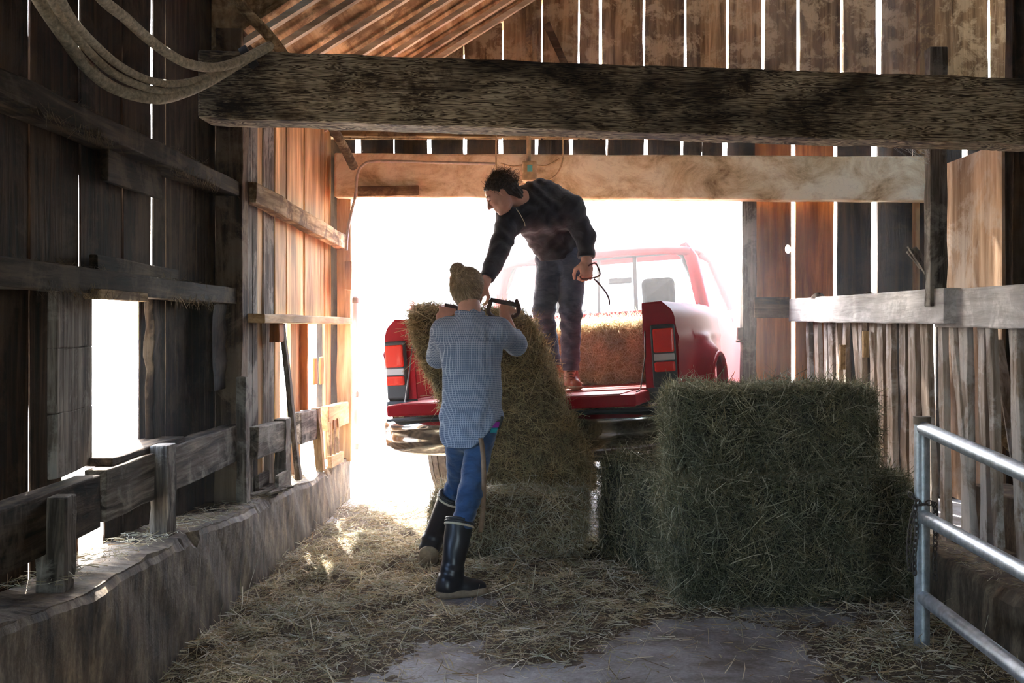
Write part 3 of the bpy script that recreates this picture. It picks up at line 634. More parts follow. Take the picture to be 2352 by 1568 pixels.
# chain: links around the post
t=thing('chain','rusty link chain looped round the gate post at the middle rail','chain',(1.62,4.64,.55)); o=V(t.location)
def chain_link(mb,c,d,roll):
    d=d.normalized(); u=d.orthogonal().normalized(); u=Matrix.Rotation(roll,3,d)@u; pts=[]
    for k in range(12):
        a=2*math.pi*k/12; pts.append(c+d*math.cos(a)*.016+u*math.sin(a)*.010)
    mb.tube(pts,.0032,6,closed=True)
def chain(path):
    pts=spline(path,10); L=0; nxt=0; i=0
    for a,b in zip(pts[:-1],pts[1:]):
        seg=(b-a).length
        while nxt<=L+seg:
            mb=MB(); chain_link(mb,a.lerp(b,(nxt-L)/max(seg,1e-6)),b-a,(i%2)*math.pi/2+.3); mb.build('chain_link',M['chain'],t); nxt+=.0235; i+=1
        L+=seg
chain([V((-.045,.0,.10+.0)),V((-.02,-.045,.07)),V((.02,-.045,.075)),V((.05,-.01,.05)),V((.055,0,-.06)),V((.052,.0,-.20)),V((.06,0,-.26))])
chain([V((-.03,-.03,.07)),V((-.05,-.02,.0)),V((-.058,-.01,-.10)),V((-.05,0,-.20)),V((-.02,.04,-.2))])
chain([V((-.04,-.03,.05)),V((-.036,-.038,-.04)),V((-.045,-.035,-.14)),V((-.04,-.03,-.22))])
# cobwebs: a few silk threads
rr=random.Random(4); mb=MB()
for k in range(26):
    a=P(rr.uniform(2020,2136),rr.uniform(314,320),5.42); b=P(2136,rr.uniform(325,380),5.6); m=a.lerp(b,.5)+V((0,0,-rr.uniform(0,.03)))
    mb.tube(spline([a,m,b],3),.0006,3,caps=False)
tag(mb.build('cobweb',M['web']),'wispy cobweb strung between the crossbeam and the tall post','cobweb')
# ================================================================ HAY
R=math.radians
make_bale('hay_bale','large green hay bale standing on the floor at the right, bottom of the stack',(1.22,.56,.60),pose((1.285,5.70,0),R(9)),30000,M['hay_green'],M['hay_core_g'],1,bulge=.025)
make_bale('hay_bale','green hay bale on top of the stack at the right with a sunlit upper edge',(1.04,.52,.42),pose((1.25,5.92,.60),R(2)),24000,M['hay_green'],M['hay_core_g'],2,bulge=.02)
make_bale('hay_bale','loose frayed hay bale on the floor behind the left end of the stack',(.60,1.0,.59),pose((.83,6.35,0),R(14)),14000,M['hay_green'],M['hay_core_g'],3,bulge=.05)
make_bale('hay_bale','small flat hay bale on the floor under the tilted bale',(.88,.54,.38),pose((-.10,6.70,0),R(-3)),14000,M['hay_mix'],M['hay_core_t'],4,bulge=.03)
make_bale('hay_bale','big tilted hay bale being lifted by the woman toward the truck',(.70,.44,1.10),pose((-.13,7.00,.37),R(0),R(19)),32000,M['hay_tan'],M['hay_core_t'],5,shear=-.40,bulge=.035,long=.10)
M['hay_pale']=hay('glare_pale_hay',[(.40,.28,.14),(.66,.54,.34),(.80,.70,.50),(.50,.40,.24),(.86,.78,.60)],6,.75,.45)  # lighter hay palette: glare and daylight on the truck-bed bale put into colour
# ---- loose straw on the floor
def dens(x,y):
    g=lambda cx,cy,sx,sy,a:a*np.exp(-((x-cx)/sx)**2-((y-cy)/sy)**2)
    d=g(-1.05,6,.42,2.6,1.0)+g(-.35,6.3,.5,.9,1.0)+g(.25,5.75,.42,.5,.95)+g(.08,4.85,.28,.33,.85)+g(1.52,4.65,.36,.5,.9)+g(-1.05,4.2,.35,.9,.8)
    d+=g(.45,6.6,.35,.5,.7)+g(.62,5.35,.4,.25,.5)+g(1.75,5.2,.2,.9,.6)+g(-.6,5.2,.35,.4,.5)+.05-g(-.30,5.50,.22,.17,.85)
    return np.clip(d*(.75+.35*np.sin(x*9+1.3)*np.sin(y*7+.4)+.2*np.sin(x*23)*np.cos(y*19)),0.015,1.2)*np.clip((9.6-y)/1.2,0,1)
N0=420000
x=RNG.uniform(-1.38,1.95,N0); y=RNG.uniform(2.7,9.6,N0); d=dens(x,y); k=RNG.random(N0)<(d**1.35)*.42*np.clip(7/y,0,1.2)
x=x[k];y=y[k];d=d[k];n=len(x); hh=.075*np.clip(d-.12,0,1)
z=.003+hh*RNG.random(n)**.7
dr=RNG.normal(size=(n,3)); dr[:,2]*=.22+.25*(RNG.random(n)<.1); ln=RNG.gamma(3.2,.026,n).clip(.015,.24)
dr/=np.linalg.norm(dr,axis=1,keepdims=True); z=np.maximum(z,np.abs(dr[:,2])*ln*.5+.002)
v1,f1=blade_arrays(np.stack([x,y,z],1),dr,ln,RNG.uniform(.0014,.0048,n),.22)
v1[:,2]=np.maximum(v1[:,2],.001)
gx=np.linspace(-1.378,1.93,150); gy=np.linspace(2.7,9.5,260); X,Y=np.meshgrid(gx,gy,indexing='ij'); D_=dens(X,Y); Z=.065*np.clip(D_-.18,0,1)-.004+RNG.normal(size=X.shape)*.004*(D_>.2)
nn=X.size; ii=np.arange(nn).reshape(X.shape); q=np.stack([ii[:-1,:-1],ii[1:,:-1],ii[1:,1:],ii[:-1,1:]],-1).reshape(-1,4)
q=q[(Z.ravel()[q]>-.002).any(1)]
print('straws',n)
o=mesh_np('loose_straw',np.vstack([np.stack([X,Y,Z],-1).reshape(-1,3),v1]),np.vstack([q,f1+nn]),[M['hay_bed'],M['hay_mix']],np.r_[np.zeros(len(q)),np.ones(len(f1))])
tag(o,'loose straw and hay scattered thickly over the concrete floor','straw',kind='stuff')
# hay and dust fringe caught on the left wall ledges
n=3400; u=RNG.random(n); yy=RNG.uniform(2.6,5.85,n); yy=yy[np.sin(yy*5.3)+.6*np.sin(yy*13.1)+RNG.normal(size=n)*.35>.15]; n=len(yy); u=u[:n]; up_=RNG.random(n)<.6
zz=np.where(up_,np.interp(yy,[1.5,5.9],[2.03,2.06]),1.50)+np.where(u<.45,-.05,.045); xx=np.where(u<.45,-1.49,RNG.uniform(-1.64,-1.50,n))+RNG.normal(size=n)*.006
dd=RNG.normal(size=(n,3))*np.array([.5,1,.35]); dd[u<.45]=RNG.normal(size=((u<.45).sum(),3))*np.array([.35,.4,.3])+[.1,0,-.8]
v1,f1=blade_arrays(np.stack([xx,yy,zz],1),dd,RNG.gamma(3,.016,n).clip(.01,.09),RNG.uniform(.0008,.002,n))
M['hay_old']=hay('old_dusty_hay',[(.03,.02,.012),(.10,.07,.04),(.18,.13,.075),(.06,.04,.025)])
tag(mesh_np('hay_fringe',v1,f1,[M['hay_old']]),'ragged fringe of old hay caught on the two long ledges of the near left wall','hay',kind='stuff')
# straw lying on ledges and curbs
n=2600; u=RNG.random(n); xs=np.where(u<.6,RNG.uniform(-1.6,-1.40,n),RNG.uniform(1.95,2.2,n)); ysd=RNG.uniform(3.4,8.6,n)
zs=np.where(u<.6,np.interp(ysd,[0,3,4.4,5.6,7.4,8.8],[.62,.56,.51,.43,.37,.32]),np.interp(ysd,[0,4,5.4,8.8],[.33,.29,.26,.22]))+.012
v1,f1=blade_arrays(np.stack([xs,ysd,zs],1),RNG.normal(size=(n,3))*np.array([1,1,.12]),RNG.gamma(3,.018,n).clip(.01,.1),RNG.uniform(.001,.003,n))
tag(mesh_np('loose_straw',v1,f1,[M['hay_mix']]),'thin scatter of straw bits lying on top of the two concrete curbs','straw',kind='stuff')
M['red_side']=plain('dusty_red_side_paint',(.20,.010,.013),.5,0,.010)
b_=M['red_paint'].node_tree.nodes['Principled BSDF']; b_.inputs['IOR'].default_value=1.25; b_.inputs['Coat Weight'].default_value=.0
#<<TRUCK
# ================================================================ TRUCK
TY,TP,TR=R(17),R(.3),R(-3.6)
def trot(y,p,r):
    cy,sy=math.cos(y),math.sin(y); Rz=Matrix(((cy,sy,0),(-sy,cy,0),(0,0,1)))
    Rx=Matrix(((1,0,0),(0,math.cos(p),-math.sin(p)),(0,math.sin(p),math.cos(p))))
    Ry=Matrix(((math.cos(r),0,math.sin(r)),(0,1,0),(-math.sin(r),0,math.cos(r))))
    return Rz@Rx@Ry
TRM=Matrix.Translation((.01,7.3,.91))@trot(TY,TP,TR).to_4x4()
def TL(x,y,z): return TRM@V((x,y,z))
truck=thing('pickup_truck','red pickup truck backed up to the barn doorway with its tailgate down','truck',(0,0,0)); truck.matrix_world=TRM
AX=1.12; AZ=-.40; AR=.57
def sidex(y,z):
    b=.955+.035*math.sin(max(0,min(1,(z+.15)/.67))*math.pi*.9)
    d=math.hypot(y-AX,(z-AZ)); fl=.10*math.exp(-((d-AR)/.10)**2) if d>AR-.02 else .10
    if z>AR+AZ+.14: fl*=.6
    b-=.05*max(0,(z-.44)/.08)**2
    crease=.012*math.exp(-((z-.30)/.02)**2)
    return b+fl+crease
for sgn,nm in((-1,'bed_side'),(1,'bed_side')):
    mb=MB(); G=[]; NY,NZ=56,22
    for i in range(NY+1):
        y=.0+2.02*i/NY; zb=-.20
        if abs(y-AX)<AR: zb=max(zb,AZ+math.sqrt(max(0,AR**2-(y-AX)**2)))
        row=[]
        for j in range(NZ+1):
            z=zb+(.52-zb)*j/NZ; row.append(V((sgn*sidex(y,z),y,z)))
        row+= [V((sgn*.90,y,.535)),V((sgn*.80,y,.53)),V((sgn*.775,y,.48)),V((sgn*.77,y,.0))]
        G.append(row)
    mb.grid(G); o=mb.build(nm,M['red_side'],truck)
    # rear corner post face
    mb=MB(); row=[V((sgn*sidex(0,-.0+.52*j/12),-.005,.52*j/12)) for j in range(13)]; inn=[V((sgn*.775,-.005,.52*j/12)) for j in range(13)]
    mb.grid([row,inn],0,False); mb.grid([[p+V((0,.03,0)) for p in inn],inn],0,False); mb.add([row[0],inn[0],inn[0]+V((0,.05,0)),row[0]+V((0,.05,0))],[(0,1,2,3)])
    mb.add([row[-1],inn[-1],V((sgn*.775,.0,.53)),V((sgn*.90,0,.535))],[(0,1,2,3)])
    mb.build('corner_post',M['red_paint'],truck)
    mb=MB(); pts=[]
    for k in range(25):
        a=math.pi*(-.08+1.16*k/24); yy=AX-math.cos(a)*AR; zz=AZ+math.sin(a)*AR; 
        if zz>-.30: pts.append(V((sgn*sidex(yy,zz),yy,zz)))
    mb.tube(pts,.018,8); mb.build('fender_lip',M['red_side'],truck)
    # inner wheel well, dark
    mb=MB(); G=[]
    for k in range(17):
        a=math.pi*k/16; yy=AX-math.cos(a)*(AR-.01); zz=AZ+math.sin(a)*(AR-.01); G.append([V((sgn*.98,yy,zz)),V((sgn*.71,yy,zz))])
    mb.grid(G); mb.build('wheel_well',M['black_plastic'],truck,solid=.01)
    # tail light
    tl=bpy.data.objects.new('tail_light',None); link(tl,truck); tl.location=(sgn*.885,-.015,0)
    def rbox(x0,x1,z0,z1,y,t,mat,name,bv=.02):
        m_=MB(); m_.box((x0,y-t,z0),(x1,y,z1)); return m_.build(name,mat,tl,bevel=bv,seg=3)
    s=sgn; q=lambda a,b:(min(s*a,s*b),max(s*a,s*b))
    x0,x1=q(-.062,.092); rbox(x0,x1,.0,.39,.01,.03,M['black_plastic'],'housing')
    x0,x1=q(-.045,.085); rbox(x0,x1,.215,.365,-.012,.025,M['lens_red'],'red_lens',.018)
    rbox(x0,x1,.165,.208,-.012,.018,M['lens_clear'],'reverse_lens',.006)
    rbox(x0,x1,.095,.158,-.012,.024,M['lens_red'],'red_lens',.018)
    mb=MB(); x0,x1=q(.775,1.0); mb.box((x0,-.02,-.10),(x1,.12,-.005)); mb.build('corner_cap',M['black_plastic'],truck,bevel=.02)
    # chrome trim behind wheel
    mb=MB(); x0,x1=q(.955,.985); mb.box((x0,.08,.0),(x1,.50,.045)); mb.build('side_trim',M['chrome'],truck,bevel=.01)
# bed floor, bulkhead
mb=MB(); mb.box((-.77,0,-.03),(.77,1.98,.0)); mb.build('bed_floor',M['red_dull'],truck)
mb=MB(); mb.box((-.80,1.95,0),(.80,1.99,.53)); mb.build('bed_bulkhead',M['red_paint'],truck,bevel=.01)
# tailgate folded down
tg=MB(); tg.box((-.795,-.46,-.085),(.795,-.015,-.012)); tgo=tg.build('tailgate',M['red_paint'],truck,bevel=.014,seg=3)
mb=MB(); mb.box((-.70,-.44,-.012),(.70,-.05,-.006)); mb.build('tailgate_liner',M['red_dull'],tgo)
for sgn in(-1,1):
    mb=MB(); mb.tube([V((sgn*.785,.0,.36)),V((sgn*.79,-.06,.2)),V((sgn*.775,-.20,.0)),V((sgn*.76,-.25,-.01))],.005,6); mb.build('tailgate_cable',M['chain'],truck)
# bumper
mb=MB(); G=[]
for i in range(33):
    x=-1.0+2.0*i/32; e=abs(x)**5; yb=-.17+.14*e; zt=-.13; zb=-.37+.05*e
    G.append([V((x,.05,zt)),V((x,yb+.03,zt+.002)),V((x,yb,zt-.02)),V((x,yb-.01,zt-.07)),V((x,yb-.004,zt-.075)),V((x,yb-.012,(zt+zb)/2-.02)),V((x,yb+.005,zb+.02)),V((x,yb+.035,zb)),V((x,yb+.10,zb))])
mb.grid(G); bo=mb.build('rear_bumper',M['chrome'],truck,solid=.006)
mb=MB(); mb.box((-.93,-.165,-.135),(.93,.0,-.118)); mb.build('bumper_step',M['black_plastic'],bo,bevel=.006)
mb=MB(); mb.box((-.78,-.03,-.13),(.78,.0,-.03)); mb.build('rear_sill',M['black_plastic'],truck)
# cab
def section(y,hw,zt,zb=-.33,tw=None): return hw,zt,zb
cab=MB(); G=[]
prof=[(2.04,.93,.90,.98),(2.10,.955,.93,1.03),(2.5,.965,.945,1.075),(3.0,.965,.945,1.08),(3.35,.965,.93,1.03)]
for sgn in(-1,1):
    # lower door/cab body side
    mb=MB(); G=[]
    for k in range(13):
        y=2.04+ (4.95-2.04)*k/12; row=[]
        for j in range(11):
            z=-.33+(.50+.33)*j/10
            fx=4.12; fl=.06*math.exp(-((math.hypot(y-fx,z-AZ)-AR)/.12)**2)
            row.append(V((sgn*(.905+.03*math.sin(j/10*math.pi)+fl),y,z)))
        row.append(V((sgn*.85,y,.53)))
        G.append(row)
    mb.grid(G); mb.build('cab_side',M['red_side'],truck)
    mb=MB(); mb.tube([V((sgn*.87,2.06,.50)),V((sgn*.79,2.12,.92)),V((sgn*.72,2.2,1.02))],.055,8); mb.build('roof_pillar',M['red_paint'],truck)
    mb=MB(); mb.tube([V((sgn*.90,3.55,.53)),V((sgn*.80,3.1,.96)),V((sgn*.72,2.95,1.02))],.035,8); mb.build('windscreen_pillar',M['red_paint'],truck)
mb=MB(); G=[]
for i in range(17):
    x=-.78+1.56*i/16; e=1-(abs(x)/.78)**4
    G.append([V((x,2.08,.955+.035*e)),V((x,2.14,1.00+.045*e)),V((x,2.5,1.04+.05*e)),V((x,2.9,1.03+.045*e)),V((x,3.08,.97+.03*e))])
mb.grid(G); mb.build('cab_roof',M['red_paint'],truck,solid=.03)
mb=MB(); mb.box((-.93,2.03,-.33),(.93,2.07,.50)); mb.build('cab_back',M['red_paint'],truck,bevel=.02)
mb=MB(); mb.box((-.93,3.5,.0),(.93,4.9,.50)); mb.build('hood',M['red_paint'],truck,bevel=.08,seg=3)
mb=MB(); mb.box((-.90,4.85,-.35),(.90,4.98,.35)); mb.build('grille',M['chrome'],truck,bevel=.03)
# rear window frame, sliders, panes
def rr(hw0,hw1,z0,z1,rad,n=7):
    pts=[]; cs=[(hw0-rad,z0+rad,-math.pi/2),(hw1-rad,z1-rad,0),(-(hw1-rad),z1-rad,math.pi/2),(-(hw0-rad),z0+rad,math.pi)]
    for cx,cz,a0 in cs:
        for k in range(n): a=a0+math.pi/2*k/(n-1); pts.append((cx+rad*math.cos(a),cz+rad*math.sin(a)))
    return pts
yw=lambda z:2.035+.12*(z-.5)/.5
ow=rr(.86,.73,.50,.985,.09); 
wf=MB(); wf.tube([V((x,yw(z)-.01,z)) for x,z in ow],.02,8,closed=True); wfo=wf.build('rear_window_frame',M['frame_black'],truck)
mb=MB(); k=len(ow); iv=[V((x,yw(z)-.002,z)) for x,z in ow]; mb.add(iv,[tuple(range(k))]); mb.build('window_pane',M['glass'],wfo)
for x in(-.36,.02,.33):
    mb=MB(); mb.plank((x,yw(.52)-.012,.52),(x*.97,yw(.98)-.012,.98),(.03 if x!=.02 else .022,0,0),(0,.02,0),2,0); mb.build('slider_bar',M['frame_black'],wfo)
# cab interior
for x in(-.45,.45):
    mb=MB(); mb.box((x-.25,2.35,-.1),(x+.25,2.5,.42)); mb.build('seat_back',M['grey_cloth'],truck,bevel=.06,seg=3)
    mb=MB(); mb.box((x-.14,2.36,.56),(x+.14,2.47,.80)); mb.build('headrest',M['grey_cloth'],truck,bevel=.05,seg=4)
mb=MB(); mb.box((-.11,3.0,.80),(.11,3.03,.86)); mo=mb.build('rear_view_mirror',M['black_plastic'],truck,bevel=.015)
mb=MB(); mb.box((-.85,3.2,.2),(.85,3.5,.50)); mb.build('dashboard',M['grey_cloth'],truck,bevel=.05)
mb=MB(); mb.tube([V((-.42+.18*math.cos(a),3.08+.05*math.sin(a),.42+.17*math.sin(a))) for a in [2*math.pi*k/24 for k in range(24)]],.014,8,closed=True); mb.build('steering_wheel',M['black_plastic'],truck)
mb=MB(); ws=[V((-.84,3.53,.54)),V((.84,3.53,.54)),V((.72,3.08,.99)),V((-.72,3.08,.99))]; mb.add(ws,[(0,1,2,3)]); mb.build('windscreen',M['glass'],truck)
mb=MB(); mb.box((-.9,2.05,-.40),(.9,4.8,-.33)); mb.build('floor_pan',M['steel_dark'],truck)
# open left door
door=bpy.data.objects.new('open_door',None); link(door,truck); door.location=(-.97,3.22,0); door.rotation_euler=(0,0,R(-68))
# local: door extends along -y from the hinge
mb=MB(); mb.box((-.03,-1.10,-.33),(.03,0,.50)); mb.build('door_panel',M['red_paint'],door,bevel=.02)
mb=MB(); mb.tube([V((0,-1.08,.46)),V((0,-1.05,.80)),V((.01,-1.0,.94)),V((.015,-.93,.985)),V((.02,-.45,1.0)),V((.01,-.05,.55))],.032,10); mb.build('window_frame',M['red_paint'],door)
mb=MB(); mb.add([V((0,-1.07,.5)),V((0,-1.02,.95)),V((.015,-.45,.99)),V((0,-.05,.5))],[(0,1,2,3)]); mb.build('window_pane',M['glass'],door)
# wheels
def wheel(x,y,outer,z=-.43,r=.415,w=.265):
    e=bpy.data.objects.new('wheel',None); link(e,truck); e.location=(x,y,z)
    mb=MB(); G=[]; n=72; pr=[(-w/2+.01,r*.60),(-w/2,r*.80),(-w/2+.02,r*.955),(-w/2+.045,r*.985)]
    grooves=[-.075,-.03,.03,.075]
    xs=[-w/2+.045]
    for g_ in grooves: xs+= [g_-.005,g_-.004,g_+.004,g_+.005]
    xs.append(w/2-.045)
    for a in xs[1:-1]:
        i_=xs.index(a); dep=((i_-1)%4) in(1,2); pr.append((a,r-(.012 if dep else 0)))
    pr+=[(w/2-.045,r*.985),(w/2-.02,r*.955),(w/2,r*.80),(w/2-.01,r*.60)]
    for k in range(n+1):
        th=2*math.pi*k/n; row=[]
        for a,b in pr:
            bb=b-(.010 if (k%3==0 and abs(a)>.07 and b>r*.97) else 0)+(.004*math.sin(k*2.1) if 0 else 0)
            ph=th+.02*math.sin(a*80)
            row.append(V((a,math.cos(ph)*bb,math.sin(ph)*bb)))
        G.append(row)
    mb.grid(G,0,False); mb.build('tyre',M['rubber'],e)
    mb=MB(); G=[]
    for k in range(33):
        th=2*math.pi*k/32; G.append([V((outer*a,math.cos(th)*b,math.sin(th)*b)) for a,b in((w/2-.01,r*.60),(w/2-.03,r*.54),(w/2-.05,r*.3),(w/2-.02,r*.22),(w/2-.02,.001))])
    mb.grid(G); mb.build('wheel_rim',M['chrome'],e,solid=.004)
for x,y in((-.90,AX-.02),(.86,AX),(-.85,4.15),(.85,4.15)): wheel(x,y,1 if x>0 else -1)
mb=MB(); mb.tube([V((-.75,AX,-.47)),V((-.15,AX,-.47)),V((0,AX,-.47)),V((.15,AX,-.47)),V((.75,AX,-.47))],[.05,.05,.14,.05,.05],12); mb.build('rear_axle',M['steel_dark'],truck)
mb=MB(); mb.tube([V((.22,.15,-.40)),V((.20,.5,-.38)),V((.35,1.4,-.36))],.05,14,caps=False); mb.tube([V((.22,.145,-.40)),V((.22,.6,-.39))],.042,14,caps=False); mb.build('exhaust_pipe',M['steel_dark'],truck)
for x in(-.42,.42):
    mb=MB(); mb.box((x-.04,.1,-.36),(x+.04,4.6,-.22)); mb.build('frame_rail',M['steel_dark'],truck)
mb=MB(); mb.box((-.32,.02,-.42),(-.02,.30,-.33)); mb.box((.36,.05,-.46),(.56,.25,-.36)); mb.build('hitch',M['steel_dark'],truck,bevel=.01)
mb=MB(); mb.tube([V((.50,.12,-.40)),V((.50,.12,-.62))],.012,8); mb.build('hanger_strap',M['steel_dark'],truck)
# leaf spring / cross bar
mb=MB(); mb.tube([V((-.2,.75,-.60)),V((.62,.55,-.585))],.02,8); mb.build('cross_bar',M['steel_dark'],truck)
b_=make_bale('hay_bale','pale sunlit hay bale lying inside the bed of the red truck',(1.02,.50,.42),TRM@Matrix.Translation((.26,.95,.012))@Matrix.Rotation(R(3),4,'Z'),20000,M['hay_pale'],M['hay_mix'],8,bulge=.02)
# loose hay on bumper
n=350; bp=np.stack([RNG.uniform(-.9,.95,n),RNG.uniform(-.16,-.02,n),RNG.uniform(-.115,-.10,n)],1)
v1,f1=blade_arrays(bp,RNG.normal(size=(n,3))*np.array([1,.6,.12]),RNG.gamma(3,.02,n),RNG.uniform(.001,.003,n)); v1[:,1]=np.minimum(v1[:,1],.0)
o=mesh_np('loose_straw',v1,f1,[M['hay_tan']]); o.matrix_world=TRM; tag(o,'straw bits lying on the rear bumper step of the truck','straw',kind='stuff')
#>>TRUCK
#<<PEOPLE
# ================================================================ PEOPLE: smooth-union distance fields meshed by surface nets
class Field:
    def __init__(s,lo,hi,h):
        s.lo=np.array(lo,float); s.h=h; s.n=np.ceil((np.array(hi)-s.lo)/h).astype(int)+1
        s.d=np.full(s.n,.2,np.float32)
    def sub(s,lo,hi):
        a=np.clip(np.floor((np.array(lo)-s.lo)/s.h).astype(int),0,s.n); b=np.clip(np.ceil((np.array(hi)-s.lo)/s.h).astype(int)+1,0,s.n)
        sl=tuple(slice(i,j) for i,j in zip(a,b)); ax=[s.lo[i]+s.h*np.arange(a[i],b[i]) for i in range(3)]
        return sl,np.meshgrid(*ax,indexing='ij')
    def put(s,sl,d,k,cut=False):
        a=s.d[sl]; d=d.astype(np.float32)
        if cut: s.d[sl]=np.maximum(a,-d); return
        if k<=0: s.d[sl]=np.minimum(a,d); return
        h=np.clip(.5+.5*(a-d)/k,0,1); s.d[sl]=a*(1-h)+d*h-k*h*(1-h)
    def cap(s,a,b,ra,rb=None,k=.03,flat=None,cut=False):
        a=np.array(a,float);b=np.array(b,float); rb=ra if rb is None else rb; m=max(ra,rb)+max(k,.01)*1.5+.015
        if flat is not None: m*=1.0/min(1,flat[1])*1.0 if flat[1]<1 else flat[1]
        m=min(m,.4)
        sl,(X,Y,Z)=s.sub(np.minimum(a,b)-m,np.maximum(a,b)+m)
        if X.size==0: return
        P_=[X-a[0],Y-a[1],Z-a[2]]; ab=b-a
        if flat is not None:
            nrm=np.array(flat[0],float); nrm/=np.linalg.norm(nrm); f=1/flat[1]-1
            dn=P_[0]*nrm[0]+P_[1]*nrm[1]+P_[2]*nrm[2]; da=ab@nrm
            P_=[P_[i]+nrm[i]*dn*f for i in range(3)]; ab=ab+nrm*da*f
        L=ab@ab+1e-12; t=np.clip((P_[0]*ab[0]+P_[1]*ab[1]+P_[2]*ab[2])/L,0,1)
        d=np.sqrt((P_[0]-t*ab[0])**2+(P_[1]-t*ab[1])**2+(P_[2]-t*ab[2])**2)-(ra+(rb-ra)*t)
        if flat is not None and flat[1]<1: d=d*max(flat[1],.55)
        s.put(sl,d,k,cut)
    def ell(s,c,r,k=.02,R_=None,cut=False):
        c=np.array(c,float); r=np.array(r,float); m=r.max()+max(k,.01)*1.5+.012
        sl,(X,Y,Z)=s.sub(c-m,c+m)
        if X.size==0: return
        q=np.stack([X-c[0],Y-c[1],Z-c[2]],-1)
        if R_ is not None: q=q@np.array(R_)          # columns of R_ are the local axes
        k0=np.sqrt(((q/r)**2).sum(-1)); k1=np.sqrt(((q/r**2)**2).sum(-1))+1e-9
        s.put(sl,k0*(k0-1)/k1,k,cut)
    def half(s,p,n,lo,hi):
        """remove everything on the +n side of the plane, within the box"""
        sl,(X,Y,Z)=s.sub(lo,hi); n=np.array(n,float); n/=np.linalg.norm(n)
        d=(X-p[0])*n[0]+(Y-p[1])*n[1]+(Z-p[2])*n[2]; s.d[sl]=np.maximum(s.d[sl],d.astype(np.float32))
    def warp(s,fn):
        ax=[s.lo[i]+s.h*np.arange(s.n[i]) for i in range(3)]; X,Y,Z=np.meshgrid(*ax,indexing='ij'); s.d+=fn(X,Y,Z).astype(np.float32)
    def mesh(s,name,mat,parent=None):
        d=s.d; ins=d<0; n=d.shape
        acc=np.zeros((n[0]-1,n[1]-1,n[2]-1,3),np.float32); cnt=np.zeros((n[0]-1,n[1]-1,n[2]-1),np.float32)
        for ax in range(3):
            o=[0,1,2]; o.remove(ax)
            for i in(0,1):
                for j in(0,1):
                    s0=[None]*3; s1=[None]*3; s0[ax]=slice(0,n[ax]-1); s1[ax]=slice(1,n[ax])
                    for a,v in zip(o,(i,j)): s0[a]=s1[a]=slice(v,n[a]-1+v)
                    a_=d[tuple(s0)]; b_=d[tuple(s1)]; cr=(a_<0)!=(b_<0)
                    t=np.where(cr,a_/(a_-b_+1e-12),0); cnt+=cr
                    acc[...,ax]+=t*cr
                    for a,v in zip(o,(i,j)): acc[...,a]+=v*cr
        act=cnt>0; idx=np.full(act.shape,-1,np.int64); idx[act]=np.arange(act.sum()); ijk=np.argwhere(act)
        vs=(ijk+acc[act]/cnt[act][:,None])*s.h+s.lo
        F_=[]
        for ax in range(3):
            a,b=[(1,2),(2,0),(0,1)][ax]
            s0=[slice(1,n[k]-1) for k in range(3)]; s1=list(s0); s0[ax]=slice(0,n[ax]-1); s1[ax]=slice(1,n[ax])
            c0=ins[tuple(s0)]; c1=ins[tuple(s1)]; cr=np.argwhere(c0!=c1); 
            if len(cr)==0: continue
            flip=c0[tuple(cr.T)]; base=cr.copy(); 
            for k in range(3):
                if k!=ax: base[:,k]+=1
            def g(da,db):
                q=base.copy(); q[:,a]-=da; q[:,b]-=db; return idx[tuple(q.T)]
            f=np.stack([g(1,1),g(0,1),g(0,0),g(1,0)],1); f[~flip]=f[~flip][:,::-1]; F_.append(f)
        F_=np.vstack(F_); F_=F_[(F_>=0).all(1)]
        return mesh_np(name,vs,F_,[mat],smooth=True,parent=parent)
def nz(v): v=np.array(v,float); return v/np.linalg.norm(v)
def hand(f,wrist,fwd,pn,curl,thumb_side,sc=1.0,ths=None):
    """palm with four fingers and a thumb; pn=palm normal (towards which fingers curl); thumb_side=+1/-1 along fwd x pn"""
    w=np.array(wrist,float); fwd=nz(fwd); pn=nz(np.array(pn)-fwd*(np.dot(pn,fwd))); lat=np.cross(fwd,pn)*thumb_side
    c=w+fwd*.052*sc; f.ell(c,np.array([.052,.042,.017])*sc,.015,np.stack([fwd,lat,pn],1))
    f.cap(w-fwd*.01,w+fwd*.03*sc,.027*sc,.026*sc,.02,(pn,.72))
    LN=[.082,.09,.084,.066]
    for i in range(4):
        off=(1.5-i)*.0215*sc; b=w+fwd*(.092-.004*abs(i-1))*sc+lat*off; p=b; d=fwd.copy(); seg=np.array([.46,.30,.24])*LN[i]*sc
        cu=curl[i] if isinstance(curl,(list,tuple)) else curl
        rr_=[.0098,.0088,.0078,.0068]
        for s_ in range(3):
            a=cu*(.75 if s_==0 else 1.0); d=nz(d*math.cos(a)+np.cross(lat,d)*math.sin(a)*(1 if np.dot(np.cross(lat,d),pn)>0 or s_>0 and np.dot(np.cross(lat,fwd),pn)>0 else -1))
            e=p+d*seg[s_]; f.cap(p,e,rr_[s_]*sc,rr_[s_+1]*sc,.004); p=e
    ta=w+fwd*.028*sc+lat*.030*sc; d1=nz(fwd*.6+lat*.75+pn*.35); tb=ta+d1*.042*sc; d2=nz(fwd*.85+lat*.15+pn*.55); tc=tb+d2*.034*sc; td=tc+nz(fwd*.9-lat*.25+pn*.5)*.026*sc
    f.cap(ta,tb,.015*sc,.0115*sc,.012); f.cap(tb,tc,.0115*sc,.0100*sc,.004); f.cap(tc,td,.0100*sc,.0082*sc,.004)
